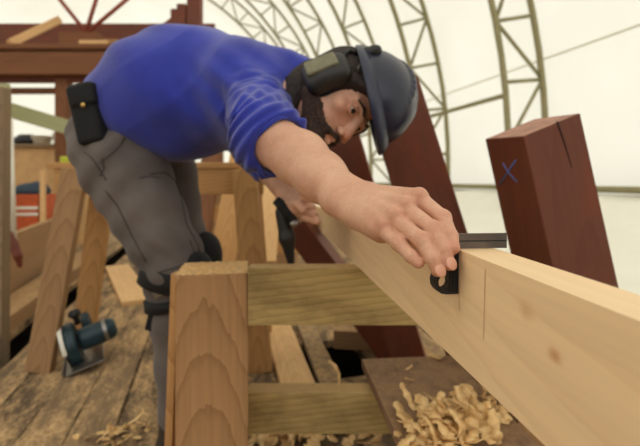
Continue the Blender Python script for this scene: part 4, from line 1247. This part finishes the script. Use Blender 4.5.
pile('shavings_heap', [(430,432,14,8),(455,425,16,9),(480,420,14,8),(450,440,22,6),(425,440,12,8)], bt, 150, 'heap of curled pale shavings on the dark board', 4, xmin=.150)
pile('floor_shavings', [(300,440,30,6),(350,436,26,6),(270,436,14,5),(330,432,30,5)], 0, 70, 'loose shavings on the floor under the sawhorse stretcher', 8, 1.2, .02)
pile('scattered_shavings', [(112,440,14,5),(140,436,12,5),(128,430,14,4)], 0, 26, 'loose shavings on the floor next to the sawhorse post', 9, .9, .01)
def single(px, py, z, L, wd, rad, dirv, curl, label, seed):
    rnd = random.Random(seed); bm = bmesh.new(); c = on_z(px, py, z)
    ribbon(bm, c, L, wd, rad, dirv, curl, rnd); drop(bm, z+.0005)
    tag(bm_obj('wood_shaving', bm, M['shaving'], None, None, True), label, 'shaving')
single(429,352,bt,.085,.017,.030,(.12,-1,.0),.35,'broad pale shaving lying along the dark board near its far edge',1)
single(416,412,bt,.09,.016,.03,(-.05,1,.25),.6,'long pointed shaving curling up from the front of the heap',2)
single(405,370,bt,.028,.010,.012,(1,.3,0),.5,'tiny shaving alone on the dark board, farther from the heap',3)
single(404,382,bt,.030,.008,.03,(1,.1,0),.2,'tiny flat shaving alone on the dark board, nearer the heap',4)
single(446,396,bt,.045,.014,.014,(.5,-.6,.2),.8,'small curl lying between the heap and the broad shaving',5)
def hang():
    rnd = random.Random(12); bm = bmesh.new()
    ribbon(bm, V(.02,1.165,.27), .11, .02, .03, (1,-.08,.05), -.35, rnd); drop(bm, .2648)
    tag(bm_obj('wood_shaving', bm, M['shaving'], None, None, True), 'wavy shaving resting on the sawhorse stretcher', 'shaving')
hang()
def sawdust(name, x0, x1, y0, y1, z, n, label, seed):
    rnd = random.Random(seed); bm = bmesh.new()
    for i in range(n):
        s = rnd.uniform(.0008,.0032); lx, ly = rnd.uniform(x0,x1), rnd.uniform(y0,y1); kx = math.tan(math.radians(9.7)); c = (lx-kx*(ly-.985), ly+kx*(lx-(x0+x1)/2), z+s*.35)
        Mr = Matrix.Rotation(rnd.uniform(0,6), 3, 'Z') @ Matrix.Rotation(rnd.uniform(-.5,.5), 3, 'X')
        add_box(bm, c, (s*2.0, s*1.1, s*.6), 0, Mr)
    tag(bm_obj(name, bm, M['shaving']), label, 'sawdust', None, 'stuff')
zt_ = H-(275-HY)/F0*.98
sawdust('sawdust', (176.5-320)/F0*.98, (246.5-320)/F0*.98, .983, 1.132, zt_+.0005, 900, 'loose sawdust on top of the sawhorse post', 2)

# repeats of one kind share a group
GROUPS = {'frame_timber': 'red-brown boat timbers behind the plank', 'metal_rod': 'rusty rods on the scaffold deck', 'hull_upright': 'dark uprights behind the blue back',
          'stud': 'timbers on the scaffold deck', 'stacked_board': 'boards of the lumber stack', 'leaning_board': 'boards leaning on the lumber stack',
          'loose_plank': 'loose planks on the floor', 'offcut': 'offcuts on the floor', 'wood_shaving': 'single shavings round the dark board', 'purlin_pipe': 'pipes along the tent'}
for o in bpy.data.objects:
    k = o.name.split('.')[0]
    if o.parent is None and k in GROUPS and 'category' in o: o['group'] = GROUPS[k]
